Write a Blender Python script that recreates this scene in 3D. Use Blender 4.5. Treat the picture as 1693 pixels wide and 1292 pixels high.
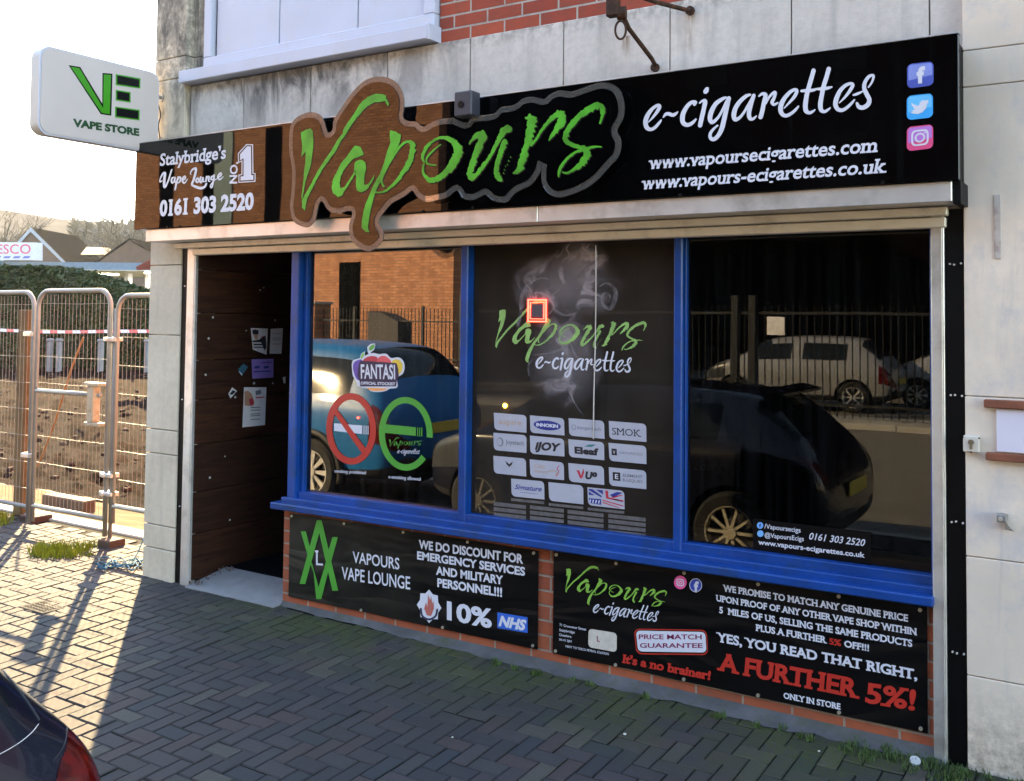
import bpy, bmesh, math, random
from mathutils import Vector, Matrix, noise
from mathutils.geometry import tessellate_polygon
R = math.radians
random.seed(7)
for o in list(bpy.data.objects): bpy.data.objects.remove(o)
SC = bpy.context.scene
COL = SC.collection

# ------------------------------------------------------------------ camera
CP = (5.2992, -4.334, 1.7665); YAW, PIT, ROL = .5693, .0403, .0104
F, PX, PY, WI, HI = 1638.35, 859.5, 458.6, 1693., 1292.
_cy, _sy, _cp, _sp = math.cos(YAW), math.sin(YAW), math.cos(PIT), math.sin(PIT)
FW = Vector((-_sy*_cp, _cy*_cp, _sp)); _r = Vector((_cy, _sy, 0)); _u = _r.cross(FW)
RT = math.cos(ROL)*_r + math.sin(ROL)*_u; UP = -math.sin(ROL)*_r + math.cos(ROL)*_u
cam = bpy.data.cameras.new('camera'); co = bpy.data.objects.new('camera', cam); COL.objects.link(co)
co.matrix_world = Matrix(((RT.x, UP.x, -FW.x, CP[0]), (RT.y, UP.y, -FW.y, CP[1]), (RT.z, UP.z, -FW.z, CP[2]), (0, 0, 0, 1)))
cam.sensor_width = 36; cam.lens = 36*F/WI
cam.shift_x = (WI/2-PX)/WI; cam.shift_y = (PY-HI/2)/WI
cam.clip_start = .05; cam.clip_end = 3000
SC.camera = co

# ------------------------------------------------------------------ sky, sun, exposure
SUN_EL = R(27.0); SX, SY = -.755, .656          # horizontal direction towards the sun
w = bpy.data.worlds.new('World'); SC.world = w; w.use_nodes = True
nt = w.node_tree; bg = nt.nodes['Background']
sky = nt.nodes.new('ShaderNodeTexSky'); sky.sky_type = 'NISHITA'; sky.sun_disc = False
sky.sun_elevation = SUN_EL; sky.sun_rotation = math.atan2(SX, SY)
sky.air_density = 1.0; sky.dust_density = .15; sky.ozone_density = 1.2
nt.links.new(sky.outputs[0], bg.inputs[0]); bg.inputs[1].default_value = .15
sl = bpy.data.lights.new('sun', 'SUN'); sl.energy = 5.0; sl.angle = R(.53); sl.color = (1.0, .80, .50)
so = bpy.data.objects.new('sun', sl); COL.objects.link(so)
sd = Vector((SX*math.cos(SUN_EL), SY*math.cos(SUN_EL), math.sin(SUN_EL)))
so.rotation_euler = sd.to_track_quat('Z', 'Y').to_euler(); so.location = (-10, 10, 12)
SC.view_settings.view_transform = 'Standard'; SC.view_settings.look = 'None'
SC.view_settings.exposure = 3.12; SC.view_settings.gamma = 1
SC.view_settings.use_white_balance = True; SC.view_settings.white_balance_temperature = 7600; SC.view_settings.white_balance_tint = 9
SC.render.engine = 'CYCLES'
SC.cycles.max_bounces = 10; SC.cycles.transparent_max_bounces = 16
SC.cycles.use_denoising = True

# ------------------------------------------------------------------ helpers
def ray(px, py): return FW + RT*((px-PX)/F) - UP*((py-PY)/F)
C0 = Vector(CP)
def aY(px, py, Y): d = ray(px, py); return C0 + d*((Y-C0.y)/d.y)
def aX(px, py, X): d = ray(px, py); return C0 + d*((X-C0.x)/d.x)
def aZ(px, py, Z): d = ray(px, py); return C0 + d*((Z-C0.z)/d.z)
GS = .04                                          # the pavement falls 4 % towards the road
def gz(y): return GS*y
def aG(px, py): d = ray(px, py); return C0 + d*((GS*C0.y-C0.z)/(d.z-GS*d.y))

def tag(o, label=None, cat=None, group=None, kind=None):
    if label: o['label'] = label
    if cat: o['category'] = cat
    if group: o['group'] = group
    if kind: o['kind'] = kind
    return o
def empty(name, label, cat, loc=(0, 0, 0), rz=0, group=None):
    o = bpy.data.objects.new(name, None); COL.objects.link(o); o.location = loc; o.rotation_euler = (0, 0, rz)
    o.empty_display_size = .1
    return tag(o, label, cat, group)
def link(name, me, mat, parent=None, smooth=False):
    if mat is not None and len(me.materials) == 0: me.materials.append(mat)
    if smooth:
        for p in me.polygons: p.use_smooth = True
    o = bpy.data.objects.new(name, me); COL.objects.link(o)
    if parent is not None:
        o.parent = parent
    return o
def keep(o):
    """child coordinates are world coordinates: undo the parent's place"""
    if o.parent is not None:
        p = o.parent; m = Matrix.Identity(4); ch = []
        while p is not None: ch.append(p); p = p.parent
        for q in ch: pass
        q = o.parent
        M = Matrix.Identity(4); chain = []
        while q is not None: chain.append(q); q = q.parent
        for q in reversed(chain):
            M = M @ q.matrix_parent_inverse @ Matrix.LocRotScale(q.location, q.rotation_euler, q.scale)
        o.matrix_parent_inverse = M.inverted()
    return o

class MB:
    def __init__(s): s.v = []; s.f = []; s.m = []
    def add(s, vs, fs, m=0):
        b = len(s.v); s.v += [tuple(q) for q in vs]; s.f += [tuple(b+i for i in f) for f in fs]; s.m += [m]*len(fs); return s
    def box(s, x0, x1, y0, y1, z0, z1, m=0):
        return s.add([(x0,y0,z0),(x1,y0,z0),(x1,y1,z0),(x0,y1,z0),(x0,y0,z1),(x1,y0,z1),(x1,y1,z1),(x0,y1,z1)],
                     [(3,2,1,0),(4,5,6,7),(0,1,5,4),(1,2,6,5),(2,3,7,6),(3,0,4,7)], m)
    def bbox(s, x0, x1, y0, y1, z0, z1, b=.004, m=0):
        """box with chamfered edges"""
        bm = bmesh.new(); bmesh.ops.create_cube(bm, size=1)
        for v in bm.verts: v.co = Vector(((x0+x1)/2+v.co.x*(x1-x0), (y0+y1)/2+v.co.y*(y1-y0), (z0+z1)/2+v.co.z*(z1-z0)))
        b = min(b, .3*min(abs(x1-x0), abs(y1-y0), abs(z1-z0)))
        bmesh.ops.bevel(bm, geom=bm.edges[:], offset=b, segments=1, affect='EDGES')
        bm.verts.index_update()
        s.add([v.co for v in bm.verts], [[v.index for v in f.verts] for f in bm.faces], m); bm.free(); return s
    def prism(s, loop, d, m=0):
        """loop of 3-D points extruded by the vector d"""
        n = len(loop); d = Vector(d); vs = [Vector(p) for p in loop]+[Vector(p)+d for p in loop]
        t = tessellate_polygon([[Vector(p) for p in loop]])
        fs = [tuple(a) for a in t]+[tuple(n+i for i in reversed(a)) for a in t]+[(i, (i+1) % n, n+(i+1) % n, n+i) for i in range(n)]
        return s.add(vs, fs, m)
    def tube(s, pts, r, n=8, m=0, caps=True):
        pts = [Vector(p) for p in pts]; rr = r if isinstance(r, (list, tuple)) else [r]*len(pts)
        vs = []; fs = []; ref = None
        for i, p in enumerate(pts):
            a = pts[max(i-1, 0)]; b = pts[min(i+1, len(pts)-1)]; t = (b-a).normalized()
            if ref is None: ref = t.orthogonal().normalized()
            ref = (ref - t*ref.dot(t)); ref = ref.normalized() if ref.length > 1e-5 else t.orthogonal().normalized()
            q = t.cross(ref)
            for k in range(n):
                an = 2*math.pi*k/n; vs.append(p + ref*(rr[i]*math.cos(an)) + q*(rr[i]*math.sin(an)))
        for i in range(len(pts)-1):
            for k in range(n): fs.append((i*n+k, i*n+(k+1) % n, (i+1)*n+(k+1) % n, (i+1)*n+k))
        if caps: fs.append(tuple(reversed(range(n)))); fs.append(tuple((len(pts)-1)*n+k for k in range(n)))
        return s.add(vs, fs, m)
    def disc(s, c, ax, r, h, n=24, m=0):
        ax = Vector(ax).normalized(); return s.tube([Vector(c)-ax*h/2, Vector(c)+ax*h/2], r, n, m)
    def each(s, name, mat_, parent=None, smooth=False):
        """every loose piece becomes a mesh object of its own"""
        par = list(range(len(s.v)))
        def find(a):
            while par[a] != a: par[a] = par[par[a]]; a = par[a]
            return a
        for f in s.f:
            for i in f[1:]: par[find(i)] = find(f[0])
        gr = {}
        for f in s.f: gr.setdefault(find(f[0]), []).append(f)
        for fs in gr.values():
            k = MB(); ix = {}
            for f in fs:
                for i in f:
                    if i not in ix: ix[i] = len(k.v); k.v.append(s.v[i])
                k.f.append(tuple(ix[i] for i in f)); k.m.append(0)
            k.build(name, mat_, parent, smooth)
    def build(s, name, mats, parent=None, smooth=False, auto=None):
        me = bpy.data.meshes.new(name); me.from_pydata(s.v, [], s.f); me.update()
        bm = bmesh.new(); bm.from_mesh(me); bmesh.ops.recalc_face_normals(bm, faces=bm.faces[:]); bm.to_mesh(me); bm.free()
        if not isinstance(mats, (list, tuple)): mats = [mats]
        for q in mats: me.materials.append(q)
        if any(s.m):
            for p, k in zip(me.polygons, s.m): p.material_index = k
        o = link(name, me, None, parent, smooth)
        if auto is not None:
            for p in me.polygons: p.use_smooth = True
            for e in me.edges: pass
            md = o.modifiers.new('wn', 'EDGE_SPLIT'); md.split_angle = R(auto)
        return keep(o)

# ------------------------------------------------------------------ materials
def newmat(name):
    m = bpy.data.materials.new(name); m.use_nodes = True
    return m, m.node_tree, m.node_tree.nodes['Principled BSDF']
def N(nt, t, **k):
    n = nt.nodes.new(t)
    for a, b in k.items():
        if a == 'i':
            for q, v in b.items(): n.inputs[q].default_value = v
        else: setattr(n, a, b)
    return n
def c4(c): return (c[0], c[1], c[2], 1)
def mixc(nt, fac, a, b, bt='MIX'):
    n = nt.nodes.new('ShaderNodeMix'); n.data_type = 'RGBA'; n.blend_type = bt
    for idx, v in ((0, fac), (6, a), (7, b)):
        if isinstance(v, bpy.types.NodeSocket): nt.links.new(v, n.inputs[idx])
        elif idx == 0: n.inputs[0].default_value = v
        else: n.inputs[idx].default_value = c4(v)
    return n.outputs[2]
def mth(nt, op, a, b=None, c=None, clamp=False):
    n = nt.nodes.new('ShaderNodeMath'); n.operation = op; n.use_clamp = clamp
    for i, v in enumerate((a, b, c)):
        if v is None: continue
        if isinstance(v, bpy.types.NodeSocket): nt.links.new(v, n.inputs[i])
        else: n.inputs[i].default_value = v
    return n.outputs[0]
def ramp(nt, v, p0, p1, a=(0, 0, 0), b=(1, 1, 1)):
    n = nt.nodes.new('ShaderNodeValToRGB'); nt.links.new(v, n.inputs[0])
    n.color_ramp.elements[0].position = p0; n.color_ramp.elements[1].position = p1
    n.color_ramp.elements[0].color = c4(a); n.color_ramp.elements[1].color = c4(b); return n.outputs[0]
def coords(nt, kind='Object', scale=(1, 1, 1), rot=(0, 0, 0)):
    t = nt.nodes.new('ShaderNodeTexCoord'); mp = nt.nodes.new('ShaderNodeMapping')
    mp.inputs['Scale'].default_value = scale; mp.inputs['Rotation'].default_value = rot
    nt.links.new(t.outputs[kind], mp.inputs[0]); return mp.outputs[0]
def geopos(nt, scale=(1, 1, 1)):
    g = nt.nodes.new('ShaderNodeNewGeometry'); mp = nt.nodes.new('ShaderNodeMapping'); mp.inputs['Scale'].default_value = scale
    nt.links.new(g.outputs['Position'], mp.inputs[0]); return mp.outputs[0]
def noi(nt, vec, scale, detail=4, rough=.55, dist=0):
    n = nt.nodes.new('ShaderNodeTexNoise'); n.inputs['Scale'].default_value = scale; n.inputs['Detail'].default_value = detail
    n.inputs['Roughness'].default_value = rough; n.inputs['Distortion'].default_value = dist
    nt.links.new(vec, n.inputs['Vector']); return n.outputs[0]
def bump(nt, b, h, s=.3, d=.01):
    n = nt.nodes.new('ShaderNodeBump'); n.inputs['Strength'].default_value = s; n.inputs['Distance'].default_value = d
    nt.links.new(h, n.inputs['Height']); nt.links.new(n.outputs[0], b.inputs['Normal']); return n
def mat(name, col, rough=.6, metal=0, spec=.4, var=.12, vs=6, bs=0, bd=.004, bsc=60, coat=0, dirt=None, ds=3, emit=None, es=0):
    """plain procedural material: colour broken up by noise, optional dirt and bump"""
    m, nt, b = newmat(name); L = nt.links
    b.inputs['Roughness'].default_value = rough; b.inputs['Metallic'].default_value = metal
    b.inputs['Specular IOR Level'].default_value = spec
    if coat: b.inputs['Coat Weight'].default_value = coat; b.inputs['Coat Roughness'].default_value = .04
    v = geopos(nt); n1 = noi(nt, v, vs, 5)
    c = mixc(nt, ramp(nt, n1, .3, .7), [x*(1-var) for x in col], [min(1, x*(1+var)) for x in col])
    if dirt: c = mixc(nt, ramp(nt, noi(nt, v, ds, 7, .65), .5, .72), c, dirt)
    L.new(c, b.inputs['Base Color'])
    r2 = mth(nt, 'MULTIPLY_ADD', n1, .25*rough, rough*.87); L.new(r2, b.inputs['Roughness'])
    if bs: bump(nt, b, noi(nt, v, bsc, 5), bs, bd)
    if emit: b.inputs['Emission Color'].default_value = c4(emit); b.inputs['Emission Strength'].default_value = es
    return m

def stone_mat(name, col, stain, streak=.5, painted=False, rust=()):
    m, nt, b = newmat(name); L = nt.links
    v = geopos(nt); big = noi(nt, v, 1.6, 4); fine = noi(nt, v, 22, 8, .7); grit = noi(nt, v, 160, 3, .6)
    sv = geopos(nt, (7, 7, .55)); stk = noi(nt, sv, 1.3, 6, .6, .4)
    c = mixc(nt, ramp(nt, big, .3, .7), [x*.80 for x in col], [min(1, x*1.08) for x in col])
    c = mixc(nt, mth(nt, 'MULTIPLY', ramp(nt, fine, .42, .75), .35), c, stain)
    c = mixc(nt, mth(nt, 'MULTIPLY', ramp(nt, stk, .52, .72), streak), c, stain)
    # soot runs and blackening where the water comes off the window sill above
    g = nt.nodes.new('ShaderNodeNewGeometry'); sx = nt.nodes.new('ShaderNodeSeparateXYZ'); L.new(g.outputs[0], sx.inputs[0])
    if not painted:
        top = mth(nt, 'MULTIPLY_ADD', sx.outputs[2], 2.9, -8.3, True)
        lx = mth(nt, 'MULTIPLY_ADD', sx.outputs[0], -1.1, 2.5, True)
        k = mth(nt, 'MULTIPLY', mth(nt, 'MULTIPLY', top, lx), ramp(nt, noi(nt, geopos(nt, (3.2, 3.2, 1.1)), 1.5, 7, .7, .6), .44, .60))
        c = mixc(nt, mth(nt, 'MULTIPLY', k, .9), c, (.075, .07, .068))
        edge = mth(nt, 'MULTIPLY', mth(nt, 'MULTIPLY_ADD', sx.outputs[2], 12, -38.6, True), ramp(nt, fine, .4, .6))
        c = mixc(nt, mth(nt, 'MULTIPLY', edge, .6), c, (.13, .12, .10))
    else:
        low = mth(nt, 'MULTIPLY_ADD', sx.outputs[2], -3.2, 1.1, True)
        c = mixc(nt, mth(nt, 'MULTIPLY', low, ramp(nt, fine, .35, .65)), c, (.24, .19, .14))
        pat = noi(nt, geopos(nt, (1, 1, .8)), 3.0, 7, .7)
        c = mixc(nt, mth(nt, 'MULTIPLY', ramp(nt, pat, .52, .64), .55), c, (.44, .43, .46))
        vr = nt.nodes.new('ShaderNodeTexVoronoi'); vr.feature = 'DISTANCE_TO_EDGE'; vr.inputs['Scale'].default_value = 1.7; nt.links.new(geopos(nt, (1, 1, .7)), vr.inputs['Vector'])
        crk = mth(nt, 'MULTIPLY', mth(nt, 'LESS_THAN', mth(nt, 'ADD', vr.outputs['Distance'], mth(nt, 'MULTIPLY', fine, .012)), .0085), ramp(nt, big, .52, .6))
        c = mixc(nt, mth(nt, 'MULTIPLY', crk, .0), c, (.16, .14, .12))
        run = noi(nt, geopos(nt, (9, 9, .7)), 1.1, 6, .65, .5); c = mixc(nt, mth(nt, 'MULTIPLY', ramp(nt, run, .56, .72), .35), c, (.34, .33, .35))
    L.new(c, b.inputs['Base Color']); b.inputs['Roughness'].default_value = .75 if painted else .9
    b.inputs['Specular IOR Level'].default_value = .3
    h = mth(nt, 'ADD', mth(nt, 'MULTIPLY', fine, .6), mth(nt, 'MULTIPLY', grit, .5))
    bump(nt, b, h, .18 if painted else .4, .006); return m

def brick_mat(name, c1, c2, mortar, sx=.225, sz=.075, axis='xz', msize=.012, dirt=(.1, .07, .05), spec=.25):
    m, nt, b = newmat(name); L = nt.links
    g = nt.nodes.new('ShaderNodeNewGeometry'); s = nt.nodes.new('ShaderNodeSeparateXYZ'); L.new(g.outputs[0], s.inputs[0])
    cb = nt.nodes.new('ShaderNodeCombineXYZ')
    L.new(s.outputs[0 if axis[0] == 'x' else 1], cb.inputs[0]); L.new(s.outputs[2], cb.inputs[1])
    br = nt.nodes.new('ShaderNodeTexBrick'); L.new(cb.outputs[0], br.inputs[0])
    br.inputs['Scale'].default_value = 1; br.inputs['Brick Width'].default_value = sx; br.inputs['Row Height'].default_value = sz
    br.inputs['Mortar Size'].default_value = msize/2; br.inputs['Mortar Smooth'].default_value = .25; br.inputs['Bias'].default_value = 0
    br.inputs['Color1'].default_value = c4(c1); br.inputs['Color2'].default_value = c4(c2); br.inputs['Mortar'].default_value = c4(mortar)
    v = geopos(nt); n1 = noi(nt, v, 14, 6, .65); n2 = noi(nt, v, 2.2, 4)
    c = mixc(nt, mth(nt, 'MULTIPLY', ramp(nt, n1, .4, .75), .45), br.outputs[0], dirt)
    c = mixc(nt, mth(nt, 'MULTIPLY', ramp(nt, n2, .45, .75), .3), c, [x*.6 for x in c1])
    L.new(c, b.inputs['Base Color']); b.inputs['Roughness'].default_value = .85; b.inputs['Specular IOR Level'].default_value = spec
    h = mth(nt, 'ADD', mth(nt, 'MULTIPLY', br.outputs[1], -1), mth(nt, 'MULTIPLY', noi(nt, v, 90, 4), .4))
    bump(nt, b, h, .7, .008); return m

M = {}
M['stone'] = stone_mat('weathered_stone', (.64, .575, .525), (.26, .24, .225), .42)
M['pier'] = stone_mat('pier_stone', (.64, .55, .43), (.32, .28, .23), .35)
M['paintwall'] = stone_mat('painted_stone', (.78, .65, .53), (.54, .49, .46), .25, True)
M['redbrick'] = brick_mat('red_brick', (.42, .085, .045), (.30, .055, .035), (.42, .38, .34))
M['plinthbrick'] = brick_mat('plinth_brick', (.40, .10, .045), (.30, .07, .035), (.30, .25, .20))
M['bluepaint'] = mat('blue_gloss_paint', (.0, .046, .235), .38, spec=.3, var=.2, vs=5, bs=.2, bsc=45, coat=.05, dirt=(.010, .040, .12), ds=6)
M['blacksatin'] = mat('black_satin_metal', (.0015, .0015, .002), .5, spec=.15, var=.2)
M['whitepvc'] = mat('white_pvc', (.50, .52, .62), .3, var=.04, vs=2, dirt=(.5, .5, .55), ds=6)
M['alu'] = mat('brushed_aluminium', (.62, .60, .58), .38, .65, var=.06, vs=9, dirt=(.38, .36, .33), ds=5)
M['cream'] = mat('cream_coated_steel', (.62, .56, .46), .32, .1, var=.06, vs=5, dirt=(.42, .37, .30), ds=7)
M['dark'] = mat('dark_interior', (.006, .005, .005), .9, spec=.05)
M['darkfloor'] = mat('dark_doormat', (.003, .003, .004), .95, spec=.05, bs=.5, bsc=220)
M['galv'] = mat('galvanised_steel', (.30, .29, .28), .55, .55, var=.12, vs=12, dirt=(.3, .27, .24), ds=20)
M['rust'] = mat('rusted_iron', (.055, .026, .017), .8, .3, var=.4, vs=30, bs=.5, bsc=120, dirt=(.16, .06, .02), ds=25)
M['rubber'] = mat('rubber', (.012, .012, .013), .75, spec=.3, bs=.2, bsc=90)
M['whitevinyl'] = mat('white_vinyl', (.62, .62, .70), .4, var=.02)
M['redvinyl'] = mat('red_vinyl', (.50, .03, .02), .4, var=.05)
M['greenvinyl'] = mat('green_vinyl', (.055, .30, .035), .4, var=.08, vs=9)
M['limevinyl'] = mat('lime_vinyl', (.22, .46, .07), .4, var=.10, vs=14)
M['blackvinyl'] = mat('black_vinyl', (.002, .002, .003), .35, spec=.2, var=.1)
M['paper'] = mat('paper', (.72, .68, .68), .7, var=.05, vs=10)
# ------------------------------------------------------------------ glass and gloss materials
def glass_mat(name, tint=(.5, .55, .55), ior=1.75, gl=(1, 1, 1), rough=.0, dirt=.03, base=0.0):
    m = bpy.data.materials.new(name); m.use_nodes = True; nt = m.node_tree; L = nt.links; nt.nodes.clear()
    out = N(nt, 'ShaderNodeOutputMaterial'); fr = N(nt, 'ShaderNodeFresnel', i={'IOR': ior})
    tr = N(nt, 'ShaderNodeBsdfTransparent'); tr.inputs[0].default_value = c4(tint)
    gs = N(nt, 'ShaderNodeBsdfGlossy'); gs.inputs['Roughness'].default_value = rough; gs.inputs[0].default_value = c4(gl)
    v = geopos(nt); b = nt.nodes.new('ShaderNodeBump'); b.inputs['Strength'].default_value = .02; b.inputs['Distance'].default_value = .02
    L.new(noi(nt, v, 1.3, 1), b.inputs['Height']); L.new(b.outputs[0], gs.inputs['Normal'])
    mx = N(nt, 'ShaderNodeMixShader'); L.new(fr.outputs[0], mx.inputs[0]); L.new(tr.outputs[0], mx.inputs[1]); L.new(gs.outputs[0], mx.inputs[2])
    df = N(nt, 'ShaderNodeBsdfDiffuse'); df.inputs[0].default_value = (.45, .43, .4, 1)
    sv = geopos(nt, (30, 30, 1.2)); f = mth(nt, 'MULTIPLY_ADD', ramp(nt, noi(nt, sv, 1, 4), .45, .8), dirt, base)
    m2 = N(nt, 'ShaderNodeMixShader'); L.new(f, m2.inputs[0]); L.new(mx.outputs[0], m2.inputs[1]); L.new(df.outputs[0], m2.inputs[2])
    L.new(m2.outputs[0], out.inputs[0]); return m
def panel_mat(name, col, ior, film=0):
    """glossy dark sheet: dark diffuse base under a clear mirror-like face"""
    m = bpy.data.materials.new(name); m.use_nodes = True; nt = m.node_tree; L = nt.links; nt.nodes.clear()
    out = N(nt, 'ShaderNodeOutputMaterial'); fr = N(nt, 'ShaderNodeFresnel', i={'IOR': ior})
    df = N(nt, 'ShaderNodeBsdfDiffuse'); gs = N(nt, 'ShaderNodeBsdfGlossy'); gs.inputs['Roughness'].default_value = .015
    v = geopos(nt); c = mixc(nt, ramp(nt, noi(nt, v, 2, 5), .35, .7), [x*.7 for x in col], [x*1.3 for x in col])
    sv = geopos(nt, (22, 22, 1.0)); st = ramp(nt, noi(nt, sv, 1, 3), .6, .8)
    c = mixc(nt, mth(nt, 'MULTIPLY', st, .5), c, (.004, .007, .007)); L.new(c, df.inputs[0])
    b = nt.nodes.new('ShaderNodeBump'); b.inputs['Strength'].default_value = .03; b.inputs['Distance'].default_value = .03
    L.new(noi(nt, v, 1.1, 2), b.inputs['Height']); L.new(b.outputs[0], gs.inputs['Normal'])
    mx = N(nt, 'ShaderNodeMixShader'); L.new(fr.outputs[0], mx.inputs[0]); L.new(df.outputs[0], mx.inputs[1]); L.new(gs.outputs[0], mx.inputs[2])
    L.new(mx.outputs[0], out.inputs[0]); return m
M['glassL'] = glass_mat('window_glass', (.62, .66, .66), 2.15, (1, .96, .9))
M['glassR'] = glass_mat('window_glass_tinted', (.5, .52, .52), 1.5, (1, .97, .92), dirt=.01)
M['film'] = panel_mat('printed_window_film', (.026, .020, .016), 1.36)
M['fascia'] = panel_mat('gloss_black_fascia', (.0012, .0012, .0016), 1.52)
M['acrylic'] = glass_mat('clear_acrylic', (.86, .88, .9), 1.6, dirt=.0, base=.12)

def ptext():
    pass
# ------------------------------------------------------------------ flat graphics (lettering, logos)
class Face:
    """a real flat face of the place: upright plane y = Y (or x = X); turns photo points into metres on it"""
    def __init__(s, Y=None, X=None): s.Y = Y; s.X = X
    def to2(s, px, py):
        p = aY(px, py, s.Y) if s.Y is not None else aX(px, py, s.X)
        return Vector((p.x, p.z)) if s.Y is not None else Vector((p.y, p.z))
    def to3(s, q, off):
        return (q[0], s.Y-off, q[1]) if s.Y is not None else (s.X+off, q[0], q[1])
class Zm:
    """zoomed tracing sheet: origin and scale of a crop of the photograph"""
    def __init__(s, face, ox, oy, k): s.f = face; s.o = (ox, oy); s.k = k
    def __call__(s, x, y): return s.f.to2(s.o[0]+x/s.k, s.o[1]+y/s.k)
    def L(s, pts): return [s(p[0], p[1]) for p in pts]

class Art:
    def __init__(s): s.p = []; s.g = [0]; s.gid = []      # pieces; each line of lettering becomes a mesh of its own
    def poly(s, *loops, o=0): s.p.append(([[Vector(q) for q in l] for l in loops], o)); s.gid.append(0); return s
    def tris(s, vs, fs, o=0, g=0): s.p.append((None, o, vs, fs)); s.gid.append(g); return s
    def build(s, name, face, off, m, parent=None):
        r_ = None
        for g in sorted(set(s.gid)): r_ = s.build1(name if g else name.replace('lettering', 'emblem') if name == 'lettering' and max(s.gid) > 0 else name, face, off, m, parent, [e for e, q in zip(s.p, s.gid) if q == g])
        return r_
    def build1(s, name, face, off, m, parent, items):
        mb = MB()
        for e in items:
            if e[0] is None:
                os_ = e[1] if isinstance(e[1], list) else [e[1]]*len(e[2])
                mb.add([face.to3(v, off+d) for v, d in zip(e[2], os_)], e[3])
            else:
                loops = e[0]; flat = [q for l in loops for q in l]
                t = tessellate_polygon([[Vector((q[0], q[1], 0)) for q in l] for l in loops])
                mb.add([face.to3(q, off+e[1]) for q in flat], t)
        me = bpy.data.meshes.new(name); me.from_pydata(mb.v, [], mb.f); me.materials.append(m); me.update()
        bm = bmesh.new(); bm.from_mesh(me)
        want = Vector((0, -1, 0)) if face.Y is not None else Vector((1, 0, 0))
        bm.normal_update()
        for f in bm.faces:
            if f.normal.dot(want) < 0: f.normal_flip()
        bm.to_mesh(me); bm.free()
        return keep(link(name, me, None, parent))
    def map(s, fn):
        a = Art()
        for e in s.p:
            if e[0] is None: a.p.append((None, e[1], [Vector(fn(v)) for v in e[2]], e[3])); a.gid.append(0)
            else: a.p.append(([[Vector(fn(q)) for q in l] for l in e[0]], e[1])); a.gid.append(0)
        return a
def affine(src, dst):
    """2-D affine map taking three points to three points"""
    A = Matrix(((src[0][0], src[0][1], 1), (src[1][0], src[1][1], 1), (src[2][0], src[2][1], 1))).inverted()
    cx = A @ Vector([d[0] for d in dst]); cy = A @ Vector([d[1] for d in dst])
    return lambda q: (cx[0]*q[0]+cx[1]*q[1]+cx[2], cy[0]*q[0]+cy[1]*q[1]+cy[2])
def catmull(pts, n=6, closed=False):
    out = []; k = len(pts); D = len(pts[0])
    rng = range(k if closed else k-1)
    for i in rng:
        P = [pts[(i+j) % k] if closed else pts[min(max(i+j, 0), k-1)] for j in (-1, 0, 1, 2)]
        for a in range(n):
            t = a/n
            out.append(tuple(.5*((2*P[1][d])+(-P[0][d]+P[2][d])*t+(2*P[0][d]-5*P[1][d]+4*P[2][d]-P[3][d])*t*t+(-P[0][d]+3*P[1][d]-3*P[2][d]+P[3][d])*t**3) for d in range(D)))
    if not closed: out.append(tuple(pts[-1]))
    return out
_lay = [0]
def stroke(art, zm, pts, smooth=5, rough=0, cap=True, wk=1.0):
    """a pen stroke: (x, y, width) points on a tracing sheet"""
    P = catmull([tuple(p) if len(p) == 3 else (p[0], p[1], 10) for p in pts], smooth)
    W = []; 
    vs = []; fs = []; os_ = []
    _lay[0] = (_lay[0]+1) % 5; base = _lay[0]*.00012
    for i, (x, y, wd) in enumerate(P):
        a = P[max(i-1, 0)]; b = P[min(i+1, len(P)-1)]; dx, dy = b[0]-a[0], b[1]-a[1]; l = math.hypot(dx, dy) or 1
        nx, ny = -dy/l, dx/l; h = wd*wk/2
        h1 = h*(1+rough*(random.random()-.5)); h2 = h*(1+rough*2*(random.random()-.6))
        vs += [zm(x+nx*h1, y+ny*h1), zm(x-nx*h2, y-ny*h2)]; os_ += [base+i*.000012]*2
    for i in range(len(P)-1): fs.append((2*i, 2*i+1, 2*i+3, 2*i+2))
    if cap:
        for (i, j) in ((0, 1), (len(P)-1, len(P)-2)):
            x, y, wd = P[i]; q = P[j]; an = math.atan2(y-q[1], x-q[0]); h = wd*wk/2; b0 = len(vs)
            vs.append(zm(x, y)); os_.append(base+i*.000012)
            for k in range(7):
                t = an-math.pi/2+math.pi*k/6; vs.append(zm(x+math.cos(t)*h, y+math.sin(t)*h)); os_.append(base+i*.000012)
            for k in range(6): fs.append((b0, b0+1+k, b0+2+k))
    art.tris(vs, fs, os_)
def ell(cx, cy, rx, ry, n=36, a0=0, a1=360, sh=0):
    return [(cx+rx*math.cos(R(a0+(a1-a0)*i/n)), cy+ry*math.sin(R(a0+(a1-a0)*i/n))+sh*rx*math.cos(R(a0+(a1-a0)*i/n))) for i in range(n+(0 if a1-a0 == 360 else 1))]
def rquad(tl, tr, br, bl, r=.15, n=4, corners=(1, 1, 1, 1)):
    """quad with rounded corners in its own u, v frame"""
    def at(u, v):
        a = [tl[i]+(tr[i]-tl[i])*u for i in (0, 1)]; b = [bl[i]+(br[i]-bl[i])*u for i in (0, 1)]
        return (a[0]+(b[0]-a[0])*v, a[1]+(b[1]-a[1])*v)
    w_ = math.dist(tl, tr); h_ = math.dist(tl, bl); ru = r*min(w_, h_)/w_; rv = r*min(w_, h_)/h_; out = []
    for k, (cu, cv, a) in enumerate(((0, 0, 180), (1, 0, 270), (1, 1, 0), (0, 1, 90))):
        if not corners[k]: out.append(at(cu, cv)); continue
        ccu = cu+(ru if cu == 0 else -ru); ccv = cv+(rv if cv == 0 else -rv)
        for i in range(n+1):
            t = R(a+90*i/n); out.append(at(ccu+ru*math.cos(t), ccv+rv*math.sin(t)))
    return out
_tc = {}
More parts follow.
